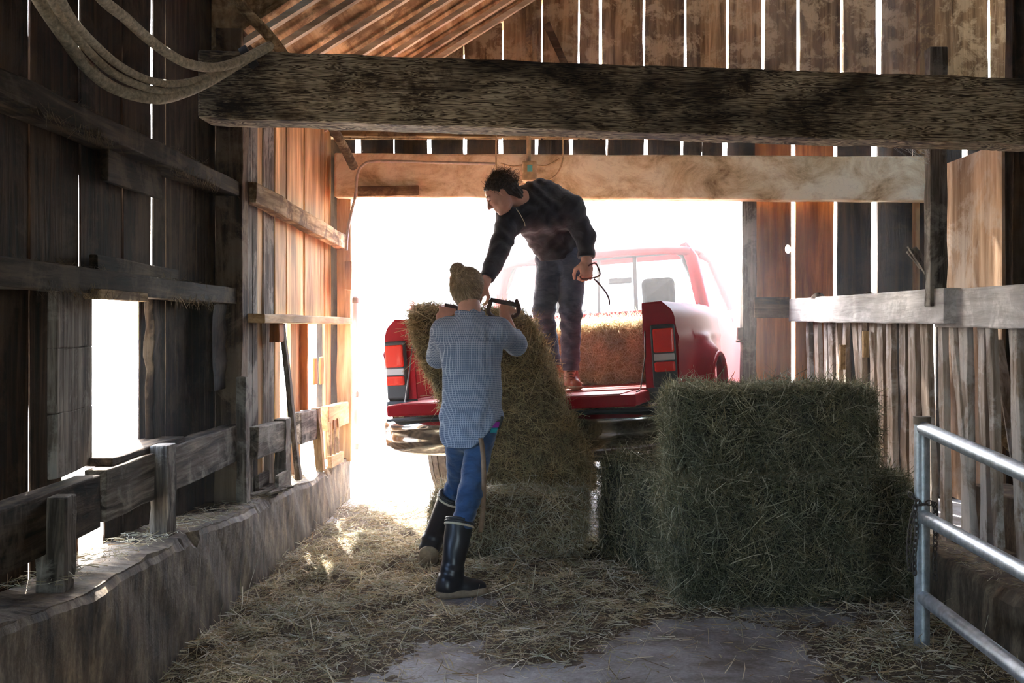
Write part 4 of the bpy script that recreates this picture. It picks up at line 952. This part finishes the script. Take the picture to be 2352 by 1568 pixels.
def head(f,c,fwd,up,s=1.0,male=True):
    c=np.array(c,float); fw=nz(fwd); up=nz(np.array(up)-fw*np.dot(up,fw)); r=np.cross(fw,up); A=np.stack([fw,r,up],1)
    L=lambda a,b,c_:c+(fw*a+r*b+up*c_)*s
    f.ell(L(-.012,0,.028),np.array([.096,.076,.090])*s,.03,A)       # cranium
    f.ell(L(.028,0,-.025),np.array([.066,.058,.085])*s,.03,A)       # face mass
    f.ell(L(.040,0,-.082),np.array([.042,.040,.030])*s,.025,A)      # jaw / chin
    f.ell(L(.072,0,-.094),np.array([.016,.020,.015])*s,.015,A)
    for sg in(-1,1):
        f.ell(L(.010,sg*.048,-.060),np.array([.035,.016,.030])*s,.02,A)
        f.ell(L(.064,sg*.034,-.022),np.array([.022,.020,.016])*s,.015,A) # cheekbone
        f.ell(L(.088,sg*.030,.010),np.array([.014,.017,.012])*s,.006,A,cut=True) # eye socket
        f.ell(L(.076,sg*.030,.010),np.array([.0125,.013,.0115])*s,.004,A)   # eyeball/lid
        f.ell(L(-.006,sg*.079,-.008),np.array([.019,.007,.031])*s,.006,A)  # ear
        f.ell(L(.000,sg*.087,-.004),np.array([.009,.005,.016])*s,.003,A,cut=True)
        f.cap(L(.084,sg*.012,.027),L(.076,sg*.046,.028),.0075*s,.006*s,.010)  # brow
    f.cap(L(.090,0,.014),L(.112,0,-.026),.0085*s,.0125*s,.010)      # nose
    for sg in(-1,1): f.ell(L(.099,sg*.011,-.031),np.array([.010,.008,.008])*s,.006,A)
    f.ell(L(.088,0,-.056),np.array([.010,.022,.0065])*s,.006,A); f.ell(L(.086,0,-.069),np.array([.010,.019,.0065])*s,.006,A) # lips
    f.cap(L(.0975,-.018,-.0625),L(.0975,.018,-.0625),.0028*s,None,.003,cut=True)
    return L
def strands(name,mat,starts,ends,mid,n,wd,parent,seed=1,wave=0):
    r=np.random.default_rng(seed); K=6; V_=[];F_=[]
    for i in range(n):
        a,b,m=starts[i],ends[i],mid[i]; t=np.linspace(0,1,K)[:,None]; p=a*(1-t)**2+2*m*t*(1-t)+b*t*t
        if wave: p=p+np.sin(t*7+r.uniform(0,6))*r.normal(size=3)*wave
        sd=np.cross(b-a,r.normal(size=3)); sd/=np.linalg.norm(sd)+1e-9
        w_=wd*(1-.5*np.abs(t-.4)); k=len(V_)*2*K; V_.append(np.concatenate([p-sd*w_,p+sd*w_]))
        F_.append(np.array([[k+j,k+j+1,k+K+j+1,k+K+j] for j in range(K-1)]))
    return mesh_np(name,np.vstack(V_),np.vstack(F_),[mat],parent=parent)
# ---------------------------------------------------------------- woman
A_=lambda px,py,D:np.array(P(px,py,D))
wo=thing('person','person seen from behind in blue checked shirt and tall boots, lifting the tilted bale','person',(0,0,0))
hipL=A_(1055,985,5.92);hipR=A_(1108,985,5.90)
kneeL=A_(1052,1108,6.12); kneeR=A_(1079,1135,5.72); ankL=A_(992,1238,6.16); ankR=A_(1033,1318,5.62)
shL=A_(1022,762,5.97); shR=A_(1146,760,5.97); neck=A_(1079,728,5.96); hc=A_(1074,662,6.02)
elL=A_(1006,818,6.16); elR=A_(1186,792,6.12); wrL=A_(1016,724,6.27); wrR=A_(1160,722,6.25)
chest=A_(1082,800,5.95); waist=A_(1084,885,5.93); pelv=A_(1083,965,5.90)
f=Field((-.75,5.35,-.01),(.10,6.55,1.72),.0045)
f.cap(pelv,waist,.125,.10,.05,((0,1,0),.72)); f.cap(waist,chest,.10,.125,.05,((0,1,0),.70)); f.cap(chest,A_(1082,765,5.96),.125,.10,.05,((0,1,0),.7))
f.cap(shL,shR,.045,.045,.05); f.cap(neck,hc,.052,.048,.03)
f.cap(A_(1078,742,5.95),A_(1078,700,5.97),.06,.052,.03)
for a,b,c_ in((shL,elL,wrL),(shR,elR,wrR)): f.cap(a,b,.046,.036,.03); f.cap(b,c_,.036,.025,.02); 
f.cap(hipL,kneeL,.075,.048,.04); f.cap(kneeL,ankL,.05,.034,.02); f.cap(hipR,kneeR,.075,.048,.04); f.cap(kneeR,ankR,.05,.034,.02)
f.cap(ankL,ankL+np.array([0,.04,-.04]),.03,.02,.02); f.cap(ankR,ankR+np.array([.05,.01,-.03]),.03,.022,.02)
L_=head(f,hc,(0.10,.93,.12),(-.03,-.10,1),.92,False)
hand(f,wrL,A_(1044,702,6.33)-wrL,(.1,.9,-.4),.85,1,.9)
hand(f,wrR,A_(1166,694,6.30)-wrR,(-.1,.9,-.4),.85,-1,.9)
body=f.mesh('body',M['skin'],wo)
# shirt
f=Field((-.78,5.6,.55),(.12,6.5,1.45),.006)
hem=A_(1078,1000,5.88)
f.cap(A_(1080,1030,5.88),pelv,.152,.152,.05,((0,1,0),.84)); f.cap(pelv,waist,.150,.138,.05,((0,1,0),.72)); f.cap(waist,chest,.138,.150,.05,((0,1,0),.70)); f.cap(chest,A_(1080,770,5.96),.150,.118,.05,((0,1,0),.72))
f.cap(shL,shR,.064,.064,.05); f.cap(A_(1079,745,5.955),A_(1079,716,5.965),.078,.060,.025)
f.cap(shL,elL,.072,.064,.035); f.cap(shR,elR,.068,.058,.035); f.cap(elR,elR*.62+wrR*.38,.056,.052,.02); f.cap(elL,elL*.7+wrL*.3,.058,.054,.02)
def wr(X,Y,Z):
    w_=np.sin(Z*62+X*38+2.2*np.sin(X*19+Z*7))*.5+np.sin(Z*31-X*55+1.7*np.sin(Z*23))*.5+.5*np.sin(X*90+2*np.sin(Z*17)); low=np.clip((1.15-Z)/.3,.35,1)
    pleat=np.sin(X*150)*np.clip((Z-1.16)/.1,0,1)*np.clip((1.34-Z)/.05,0,1)
    return .0042*w_*low+.0018*pleat
f.warp(wr)
f.half(A_(1079,712,5.96),(0,.15,1),(-.42,5.8,1.36),(-.18,6.15,1.45))
e=nz(wrR-elR); f.half(elR*.66+wrR*.34,e,elR-.02+np.array([-.16,-.1,.02]),wrR+.1)
e=nz(wrL-elL); f.half(elL*.72+wrL*.28,e,np.minimum(elL,wrL)-np.array([.1,.05,-.07]),np.maximum(elL,wrL)+.08)
ax=[f.lo[i]+f.h*np.arange(f.n[i]) for i in range(3)]; X,Y,Z=np.meshgrid(*ax,indexing='ij')
hz=.722+np.clip((X+.285)/.13,0,1)**1.4*.135+np.clip((-.41-X)/.05,0,1)**2*.05
f.d=np.maximum(f.d,(hz-Z).astype(np.float32)); 
# hollow the hem
inner=Field(f.lo,f.lo+f.h*(f.n-1),f.h); inner.cap(A_(1080,1040,5.88),pelv,.141,.141,.05,((0,1,0),.83)); f.d=np.maximum(f.d,np.where(Z<.86,-inner.d[:f.n[0],:f.n[1],:f.n[2]],-1).astype(np.float32))
shirt=f.mesh('shirt',M['shirt'],wo)
# collar band, yoke seam, back seam
mb=MB(); c0=A_(1079,719,5.962); mb.tube([V(c0+np.array([.070*math.cos(a),.058*math.sin(a),.006*math.sin(a*2)])) for a in [2*math.pi*k/28 for k in range(28)]],.011,8,closed=True); mb.build('collar',M['shirt'],shirt)
# jeans
f=Field((-.62,5.5,.2),(-.05,6.4,.98),.0055)
f.cap(A_(1060,960,5.90),A_(1106,960,5.88),.078,.078,.04,((0,1,0),.85)); 
f.cap(hipL,kneeL,.080,.058,.03); f.cap(kneeL,kneeL*.7+ankL*.3,.060,.054,.02); f.cap(hipR,kneeR,.077,.060,.03); f.cap(kneeR,kneeR*.62+ankR*.38,.060,.054,.02)
f.cap(A_(1066,990,5.88),A_(1070,1010,5.89),.066,.06,.04); f.cap(A_(1104,985,5.88),A_(1102,1010,5.88),.066,.06,.03)
f.warp(lambda X,Y,Z:.0028*np.sin(Z*85+X*50+2.5*np.sin(X*30))*np.exp(-((Z-.47)/.16)**2)+.0015*np.sin(Z*60-X*90))
jeans=f.mesh('jeans',M['jeans'],wo)
# boots
def boot(f,top,ank,toe,heel,down,rt,ra,rf):
    f.cap(top,ank,rt,ra,.03); f.cap(ank,heel,ra,rf,.03); mid=(toe*.6+heel*.4); f.cap(heel,mid,rf,rf*.88,.03); f.cap(mid,toe,rf*.88,rf*.82,.02)
topR=kneeR*.58+ankR*.42+np.array([-.002,0,0]); topR=A_(1056,1196,5.70); ankRb=A_(1036,1322,5.62)
heelR=A_(1026,1345,5.60); toeR=A_(1099,1349,5.66)
f=Field((-.56,5.42,-.005),(-.12,5.88,.40),.0045)
boot(f,topR,ankRb,toeR,heelR,None,.073,.053,.050)
f.warp(lambda X,Y,Z:.0022*np.sin(Z*110+X*30)*np.exp(-((Z-.13)/.05)**2)+.0012*np.sin(Z*40+X*60))
f.half(topR,nz(topR-ankRb),topR-.11,topR+.13); f.half((0,0,.032),(0,0,-1),(-.56,5.42,-.005),(-.12,5.9,.05))
b1=f.mesh('rubber_boot',M['boot'],wo)
f=Field((-.56,5.42,-.005),(-.10,5.88,.10),.004)
dz=np.array([0,0,1.]); fl=lambda p,z:np.array([p[0],p[1],z])
f.cap(fl(heelR,.022),fl(toeR,.022),.057,.052,.02,((0,0,1),.6)); f.half((0,0,.002),(0,0,-1),(-.6,5.4,-.01),(0,6,.02)); f.half((0,0,.040),(0,0,1),(-.6,5.4,.03),(0,6,.2))
f.mesh('boot_sole',M['boot_sole'],b1)
def ring(c,n_,r,t,mat,name,par,hgt=.0):
    n_=V(nz(n_)); u=n_.orthogonal().normalized(); v=n_.cross(u); mb=MB(); mb.tube([V(c)+(u*math.cos(a)+v*math.sin(a))*r for a in [2*math.pi*k/28 for k in range(28)]],t,8,closed=True); return mb.build(name,mat,par)
dR=nz(topR-ankRb); ring(topR-dR*.022,dR,.071,.0065,M['boot_band'],'boot_band',b1); ring(topR+dR*.004,dR,.067,.009,M['black_plastic'],'boot_rim',b1); ring(topR-dR*.008,dR,.069,.008,M['black_plastic'],'boot_rim',b1)
topL=A_(1036,1142,6.10); f=Field((-.72,5.95,.0),(-.30,6.55,.46),.0045)
heelL=A_(986,1258,6.17); toeL=A_(982,1290,6.34)
boot(f,topL,A_(995,1236,6.17),toeL,heelL,None,.071,.052,.048)
f.warp(lambda X,Y,Z:.0022*np.sin(Z*110+X*30)*np.exp(-((Z-.2)/.06)**2))
dL=nz(topL-A_(995,1236,6.17)); f.half(topL,dL,topL-.11,topL+.13)
b2=f.mesh('rubber_boot',M['boot'],wo)
f=Field((-.72,5.95,.0),(-.35,6.6,.25),.004); sn=nz((0,-.80,-.60)); off=sn*.040
f.cap(heelL+off,toeL+off*1.0,.054,.050,.02,(sn,.45)); f.mesh('boot_sole',M['boot_sole'],b2)
ring(topL-dL*.015,dL,.070,.0065,M['boot_band'],'boot_band',b2); ring(topL+dL*.006,dL,.066,.009,M['black_plastic'],'boot_rim',b2)
# hair
fw=nz((0.10,.93,.12)); upv=nz(np.array((-.03,-.10,1))-fw*np.dot((-.03,-.10,1),fw)); rt=np.cross(fw,upv); AH=np.stack([fw,rt,upv],1)
f=Field(hc-.2,hc+.22,.0045)
f.ell(hc+(-.022*fw+.026*upv),np.array([.094,.091,.094]),.02,AH); f.ell(hc+(-.045*fw-.030*upv),np.array([.055,.074,.070]),.03,AH); f.ell(hc+(-.045*fw-.075*upv),np.array([.026,.038,.022]),.03,AH)
bun=A_(1051,620,5.95); f.ell(bun,(.026,.026,.028),.006); f.ell(bun+np.array([-.008,0,.022]),(.016,.018,.014),.01); f.cap(bun,hc+.06*upv-.05*fw,.014,.03,.02)
f.half(hc+.050*fw+.03*upv,nz(fw-.25*upv),hc-.25,hc+.25)
f.warp(lambda X,Y,Z:.0012*np.sin(X*420+Z*160)+.0008*np.sin(X*250-Z*330))
hair=f.mesh('hair',M['blond_core'],wo)
n=5200; r=np.random.default_rng(3); th=r.uniform(math.pi*.5,math.pi*1.5,n); th=r.uniform(0,2*math.pi,n); ph=np.where(r.random(n)<.25,r.uniform(-1.35,-.7,n),r.uniform(-.9,1.2,n))
loc=np.stack([np.cos(th)*np.cos(ph)*.097-.022,np.sin(th)*np.cos(ph)*.093,np.sin(ph)*.097+.020],1); loc[:,0]-=.02*(ph<0)*1; 
loc=loc[loc[:,0]<.055]; n=len(loc); st=hc+loc@AH.T
bl=(bun-hc)@AH; e_=bun+r.normal(size=(n,3))*.012; m_=(st+e_)/2; cc=hc+.0*fw; dd=m_-cc; dd/=np.linalg.norm(dd,axis=1,keepdims=True); m_=cc+dd*(.112+np.abs(r.normal(size=(n,1)))*.005); st=st+r.normal(size=(n,3))*.004
strands('hair_strand',M['blond'],st,e_,m_,n,.0008,hair,3)
n=420; e_=bun+r.normal(size=(n,3))*.02; u=r.normal(size=(n,3)); u/=np.linalg.norm(u,axis=1,keepdims=True); w_=np.cross(u,r.normal(size=(n,3))); w_/=np.linalg.norm(w_,axis=1,keepdims=True)
strands('bun_strand',M['blond'],bun+u*.030,bun+w_*.034+u*.01,bun+(u+w_)*.040,n,.0012,hair,4)
for o_ in(wo,): pass
# strap hanging from the hip, holster
mb=MB(); pts=spline([A_(1104,1006,5.76),A_(1108,1030,5.74),A_(1111,1075,5.72),A_(1111,1130,5.71),A_(1108,1185,5.70),A_(1104,1222,5.70)],6)
mb2=MB()
for a,b in zip(pts[:-1],pts[1:]): pass
G=[[p+V((-.012,0,0)),p+V((.012,.004,0))] for p in pts]; mb.grid(G); o=mb.build('leather_strap',M['strap'],solid=.004); tag(o,'long tan leather strap hanging down behind the right thigh of the blue jeans','strap')
t=thing('belt_pouch','black belt pouch with purple and turquoise cloth on the right hip','pouch',tuple(A_(1142,975,5.86))); o=V(t.location)
mb=MB(); mb.plank(A_(1150,955,5.86)-np.array(o),A_(1141,985,5.86)-np.array(o),(.035,0,0),(0,.03,0),4,.003); mb.build('pouch_body',M['black_plastic'],t,bevel=.008)
mb=MB(); mb.plank(A_(1139,968,5.83)-np.array(o),A_(1134,982,5.83)-np.array(o),(.045,.01,0),(0,.02,0),4,.003); mb.build('purple_cloth',M['purple'],t,bevel=.006)
mb=MB(); mb.plank(A_(1136,982,5.83)-np.array(o),A_(1133,993,5.83)-np.array(o),(.035,.01,0),(0,.02,0),4,.003); mb.build('turquoise_cloth',M['cyan'],t,bevel=.006)
# hay hooks in her hands
def hook(name,label,pts,r,mat,grip=None,gr=.014):
    t=thing(name,label,'hay hook',tuple(pts[0])); o=V(t.location)
    mb=MB(); mb.tube(spline([V(p)-o for p in pts],6),r,8); mb.build('hook_rod',mat,t)
    if grip: mb=MB(); mb.tube([V(g_)-o for g_ in grip],gr,10); mb.build('handle_grip',M['leather_dark'],t)
    return t
hook('hay_hook','dark hay hook gripped in the right hand of the person in the checked shirt',[A_(1128,690,6.22),A_(1122,716,6.26),A_(1140,730,6.3),A_(1176,728,6.32),A_(1192,712,6.28),A_(1186,690,6.22)],.012,M['leather_dark'],[A_(1126,688,6.24),A_(1188,700,6.24)],.013)
hook('hay_hook','dark hay hook in the left hand of the person in the checked shirt',[A_(1048,704,6.22),A_(1052,722,6.26),A_(1036,730,6.30),A_(1012,726,6.30),A_(1002,780,6.34),A_(1000,830,6.36)],.007,M['leather_dark'],[A_(1022,700,6.24),A_(1052,706,6.24)],.010)
# ---------------------------------------------------------------- man
ma=thing('person','person in black jacket and grey-blue jeans bending forward on the open tailgate','person',(0,0,0))
hL=A_(1268,606,7.42);hR=A_(1314,604,7.38); kL=A_(1248,712,7.30); kR=A_(1311,716,7.26); aL=A_(1268,838,7.50); aR=A_(1310,850,7.40)
pel=A_(1290,585,7.42); wst=A_(1268,535,7.34); ch=A_(1235,480,7.18); nk=A_(1204,462,7.08); mc=A_(1151,446,6.98)
sL=A_(1172,503,7.05); sR=A_(1312,482,7.14); eL=A_(1143,582,6.92); wL=A_(1112,652,6.80); eR=A_(1345,545,7.20); wR=A_(1347,598,7.16)
mf=nz((-.80,-.10,-.60)); mu=nz((-.60,0.02,.79))
f=Field((-.42,6.5,.86),(.62,7.8,2.38),.0045)
f.cap(pel,wst,.13,.12,.05,((-.25,1,.1),.72)); f.cap(wst,ch,.12,.15,.05,((-.25,1,.1),.7)); f.cap(sL,sR,.06,.06,.06); f.cap(nk,mc,.058,.052,.03); f.cap(ch,nk,.09,.062,.05)
for a,b,c_ in((sL,eL,wL),(sR,eR,wR)): f.cap(a,b,.052,.042,.03); f.cap(b,c_,.041,.029,.02)
for a,b,c_ in((hL,kL,aL),(hR,kR,aR)): f.cap(a,b,.082,.055,.04); f.cap(b,c_,.055,.038,.02); f.cap(c_,c_+np.array([-.02,-.10,-.07]),.035,.03,.02)
LM=head(f,mc,mf,mu,.98)
hand(f,wL,(-.45,-.18,-.75),(.1,.6,0),.7,1,1.0); hand(f,wR,(-.02,-.10,-1),(-.2,.9,0),1.3,-1,1.08)
f.mesh('body',M['skin'],ma)
# jacket
f=Field((-.42,6.6,1.5),(.66,7.8,2.35),.0055)
f.cap(A_(1292,588,7.42),wst,.155,.150,.05,((-.25,1,.1),.76)); f.cap(wst,ch,.150,.178,.06,((-.25,1,.1),.74)); f.cap(ch,A_(1222,476,7.12),.165,.12,.05,((-.25,1,.1),.8))
f.cap(sL,sR,.085,.088,.07); f.cap(A_(1250,455,7.25),A_(1300,480,7.25),.10,.10,.07)
f.cap(sL,eL,.082,.064,.04); f.cap(eL,eL*.2+wL*.8,.064,.050,.02); f.cap(sR,eR,.082,.064,.04); f.cap(eR,eR*.1+wR*.9,.064,.052,.02)
f.warp(lambda X,Y,Z:.0035*np.sin(Z*55+X*40+2*np.sin(X*17+Z*11))+.0025*np.sin(X*80-Z*45+1.5*np.sin(Z*29)))
e=nz(wL-eL); f.half(eL*.18+wL*.82,e,wL-.12,wL+.12); e=nz(wR-eR); f.half(eR*.12+wR*.88,e,wR-np.array([.12,.12,.14]),wR+.1)
hp=A_(1292,598,7.42); f.half(hp,(.10,0,-1),hp-np.array([.25,.3,.2]),hp+np.array([.06+.0,.3,.06]))
f.cap(nk+ (mc-nk)*.25,mc+np.array([0,0,-.02]),.066,.07,.0,cut=True)
f.cap(A_(1196,478,6.95),A_(1207,505,6.93),.03,.012,.0,cut=True)
jk=f.mesh('jacket',M['jacket'],ma)
mb=MB(); zc=[A_(1186,480,6.93),A_(1196,495,6.93),A_(1205,512,6.93),A_(1206,520,6.93)]
mb.tube([V(p)-V((0,.02,0)) for p in zc],.0025,6); mb.build('zip',M['boot_band'],jk)
# jeans
f=Field((-.05,7.05,.93),(.60,7.75,1.98),.0055)
f.cap(A_(1270,590,7.42),A_(1312,590,7.40),.115,.118,.04,((0,1,0),.85))
f.cap(hL,kL,.100,.072,.035); f.cap(kL,aL,.070,.060,.02); f.cap(hR,kR,.100,.070,.035); f.cap(kR,aR,.070,.060,.02)
f.warp(lambda X,Y,Z:.004*np.sin(Z*75+X*30+2.5*np.sin(X*25))*np.exp(-((Z-1.36)/.14)**2)+.002*np.sin(Z*50-X*60)+.003*np.sin(Z*110+X*20)*np.exp(-((Z-1.12)/.06)**2))
for c_ in(aL,aR): f.half(c_+np.array([0,0,.0]),(0,0,-1),c_-.12,c_+.12)
f.mesh('jeans',M['jeans_dark'],ma)
for c_ in(aL,aR):
    f=Field(c_-np.array([.16,.30,.16]),c_+np.array([.14,.16,.10]),.004); z0=TL(.30,.1,0).z if c_ is aR else TL(.2,.1,0).z
    gz=z0+.006; he=np.array([c_[0]+.01,c_[1]+.03,gz+.042]); to=np.array([c_[0]+.03,c_[1]-.14,gz+.030])
    f.cap(c_+np.array([0,0,.03]),he+np.array([0,0,.02]),.048,.045,.03); f.cap(he,to,.046,.038,.04); f.half((0,0,gz+.022),(0,0,-1),f.lo,c_+.2)
    b_=f.mesh('leather_boot',M['leather_red'],ma)
    f=Field(c_-np.array([.16,.30,.16]),c_+np.array([.14,.16,.0]),.004); f.cap(he*[1,1,0]+[0,0,gz+.016],to*[1,1,0]+[0,0,gz+.016],.048,.046,.01,((0,0,1),.4)); f.half((0,0,gz+.026),(0,0,1),f.lo,c_+.2); f.mesh('boot_sole',M['boot_sole'],b_)
    mb=MB()
    for k in range(5):
        q=he*(.55-.08*k)+to*(.45+.08*k)+np.array([0,-.01,.052-.003*k]); q=c_+np.array([0,-.045-.018*k,.01-.018*k]); mb.tube([V(q+np.array([-.025,0,0])),V(q+np.array([0,-.008,.006])),V(q+np.array([.025,0,0]))],.0022,5)
    mb.build('boot_lace',M['leather_dark'],b_)
for sg in(-1,1):
    mb=MB(); mb.tube(spline([V(LM(.090,sg*.012,.026)),V(LM(.0885,sg*.028,.033)),V(LM(.077,sg*.046,.030))],4),.0042,6); mb.build('eyebrow',M['brown_core'],ma)
    mb=MB(); mb.tube([V(LM(.0835,sg*.020,.006)),V(LM(.088,sg*.030,.0055)),V(LM(.083,sg*.040,.006))],.0035,6); mb.build('eye',M['brown_core'],ma)
# hair
AM=np.stack([mf,np.cross(mf,mu),mu],1)
f=Field(mc-.2,mc+.22,.0045)
f.ell(mc-.018*mf+.034*mu,np.array([.102,.084,.086]),.02,AM); f.ell(mc-.065*mf-.01*mu,np.array([.055,.070,.070]),.03,AM); f.ell(mc-.075*mf-.055*mu,np.array([.040,.055,.04]),.03,AM)
f.half(mc+.055*mf+.06*mu,nz(mf-.9*mu),mc-.25,mc+.25)
for sg in(-1,1): f.ell(mc+.035*mf+sg*.09*AM[:,1]-.02*mu,np.array([.045,.04,.045]),0,AM,cut=True)
f.warp(lambda X,Y,Z:.0045*np.sin(X*130+2*np.sin(Z*70))*np.sin(Z*120+Y*60)+.002*np.sin(X*300+Z*260))
hm=f.mesh('hair',M['brown_core'],ma)
n=1500; r=np.random.default_rng(9); th=r.uniform(0,2*math.pi,n); ph=r.uniform(-.5,1.5,n); loc=np.stack([np.cos(th)*np.cos(ph)*.100-.03,np.sin(th)*np.cos(ph)*.084,np.sin(ph)*.086+.038],1)
loc=loc[(loc[:,0]-.9*loc[:,2]<.02)]; n=len(loc); st=mc+loc@AM.T; ou=loc/np.linalg.norm(loc,axis=1,keepdims=True)@AM.T; e_=st+ou*.006+r.normal(size=(n,3))*.014-mf*.020; m_=st+ou*.010+r.normal(size=(n,3))*.009
strands('hair_curl',M['brown_hair'],st,e_,m_,n,.0011,hm,5,.004)
# hook in his hand
hook('hay_hook','reddish brown metal hay hook held low by the person in the black jacket',[A_(1364,640,7.10),A_(1376,652,7.10),A_(1392,672,7.10),A_(1399,688,7.10),A_(1399,700,7.10)],.006,M['wire_pink'])
t=bpy.data.objects['hay_hook.002'] if 'hay_hook.002' in bpy.data.objects else None
mb=MB(); o=V(t.location); mb.tube(spline([V(A_(x,y,d))-o for x,y,d in((1332,634,7.13),(1338,641,7.12),(1362,638,7.11),(1378,631,7.11),(1374,616,7.12),(1366,604,7.13),(1348,612,7.14))],4),.0055,8); mb.build('handle_loop',M['wire_pink'],t)
#>>PEOPLE
#<<OUT
# ================================================================ YARD BEYOND THE DOORWAY
t=thing('yard_fence','pale board fence in the yard left of the truck','fence',(-3,15,0)); o=V(t.location)
for x in(-9,-6.6,-4.2,-1.8,.6): 
    mb=MB(); mb.box((x-.07,-.07,0),(x+.07,.07,1.35)); q=mb.build('fence_post',M['white_paint'],t)
for z in(.35,.72,1.1):
    mb=MB(); mb.box((-9,-.1,z-.07),(.6,-.07,z+.07)); mb.build('fence_rail',M['white_paint'],t)
t=thing('far_building','pale building with a gabled roof far beyond the doorway','building',(-1.2,34,0))
mb=MB(); mb.box((-5,0,0),(5,8,3.2)); mb.build('wall',M['white_paint'],t)
mb=MB(); mb.add([V((-5.5,-.6,3.0)),V((5.5,-.6,3.0)),V((5.5,4,5.2)),V((-5.5,4,5.2)),V((-5.5,8.6,3.0)),V((5.5,8.6,3.0))],[(0,1,2,3),(3,2,5,4)]); mb.build('roof',M['roof_grey'],t,solid=.15)
for x in(-3,0,3):
    mb=MB(); mb.box((x-.5,-.05,1.1),(x+.5,.0,2.2)); mb.build('window',M['lens_clear'],t)
t=thing('side_fence','pale rail fence outside the left window opening','fence',(-9,8,0))
for y in(-8,-5,-2,1,4): mb=MB(); mb.box((-.07,y-.07,0),(.07,y+.07,1.3)); mb.build('fence_post',M['white_paint'],t)
for z in(.4,.8,1.15): mb=MB(); mb.box((.07,-8,z-.07),(.1,4,z+.07)); mb.build('fence_rail',M['white_paint'],t)
#>>OUT
# added haze volume standing in for lens veil, thicker round the doorway
mb=MB(); mb.box((-14,-5,-.5),(16,50,9)); hz_=mb.build('glare_haze',[]); m,nt,b=newmat('lens_veil_haze'); nt.nodes.remove(b); v=ND(nt,'ShaderNodeVolumeScatter'); v.inputs['Anisotropy'].default_value=.55; v.inputs['Color'].default_value=(1,1,1,1)
tc=ND(nt,'ShaderNodeTexCoord'); sp=ND(nt,'ShaderNodeSeparateXYZ'); nt.links.new(tc.outputs['Object'],sp.inputs[0]); mr=ND(nt,'ShaderNodeMapRange',interpolation_type='SMOOTHSTEP')
for i_,v_ in((1,7.2),(2,9.3),(3,.002),(4,HAZE)): mr.inputs[i_].default_value=v_
mr2=ND(nt,'ShaderNodeMapRange',interpolation_type='SMOOTHSTEP')
for i_,v_ in((1,11),(2,15),(3,1),(4,0)): mr2.inputs[i_].default_value=v_
mu=ND(nt,'ShaderNodeMath',operation='MULTIPLY'); nt.links.new(sp.outputs['Y'],mr.inputs[0]); nt.links.new(sp.outputs['Y'],mr2.inputs[0]); nt.links.new(mr.outputs[0],mu.inputs[0]); nt.links.new(mr2.outputs[0],mu.inputs[1]); nt.links.new(mu.outputs[0],v.inputs['Density'])
nt.links.new(v.outputs[0],nt.nodes['Material Output'].inputs['Volume']); hz_.data.materials.append(m); m.cycles.volume_step_rate=.15
tag(hz_,'thin added haze standing in for lens glare around the bright doorway','haze',kind='stuff')
# ================================================================ LIGHT AND CAMERA
w=bpy.data.worlds.new('sky'); SC.world=w; w.use_nodes=True; nt=w.node_tree; bg=nt.nodes['Background']
sk=ND(nt,'ShaderNodeTexSky',sky_type='NISHITA'); sk.sun_disc=False; sk.sun_elevation=R(44); sk.sun_rotation=R(-22); sk.dust_density=2.5; sk.ozone_density=1
mxs=mixc(nt,sk.outputs[0],(1,1,1),.0); nt.links.new(sk.outputs[0],bg.inputs[0]); bg.inputs[1].default_value=SKY
l=bpy.data.lights.new('sun','SUN'); l.energy=SUN; l.angle=R(.6); l.color=(1,.96,.90); so=link(bpy.data.objects.new('sun',l))
az=R(22); el=R(44); dv=V((-math.sin(az)*math.cos(el),math.cos(az)*math.cos(el),math.sin(el))); so.rotation_euler=dv.to_track_quat('Z','Y').to_euler()
so.location=dv*30
cam=bpy.data.cameras.new('camera'); co=link(bpy.data.objects.new('camera',cam)); co.location=(0,0,EYE); co.rotation_euler=(math.pi/2,0,0)
cam.sensor_width=36; cam.lens=F/2352*36; cam.shift_x=-(VX-1176)/2352; cam.shift_y=-(784-VY)/2352; cam.clip_start=.05; cam.clip_end=300
SC.camera=co
SC.view_settings.view_transform='Standard'; SC.view_settings.look='None'; SC.view_settings.gamma=1; SC.view_settings.use_curve_mapping=False
SC.view_settings.exposure=EXPO
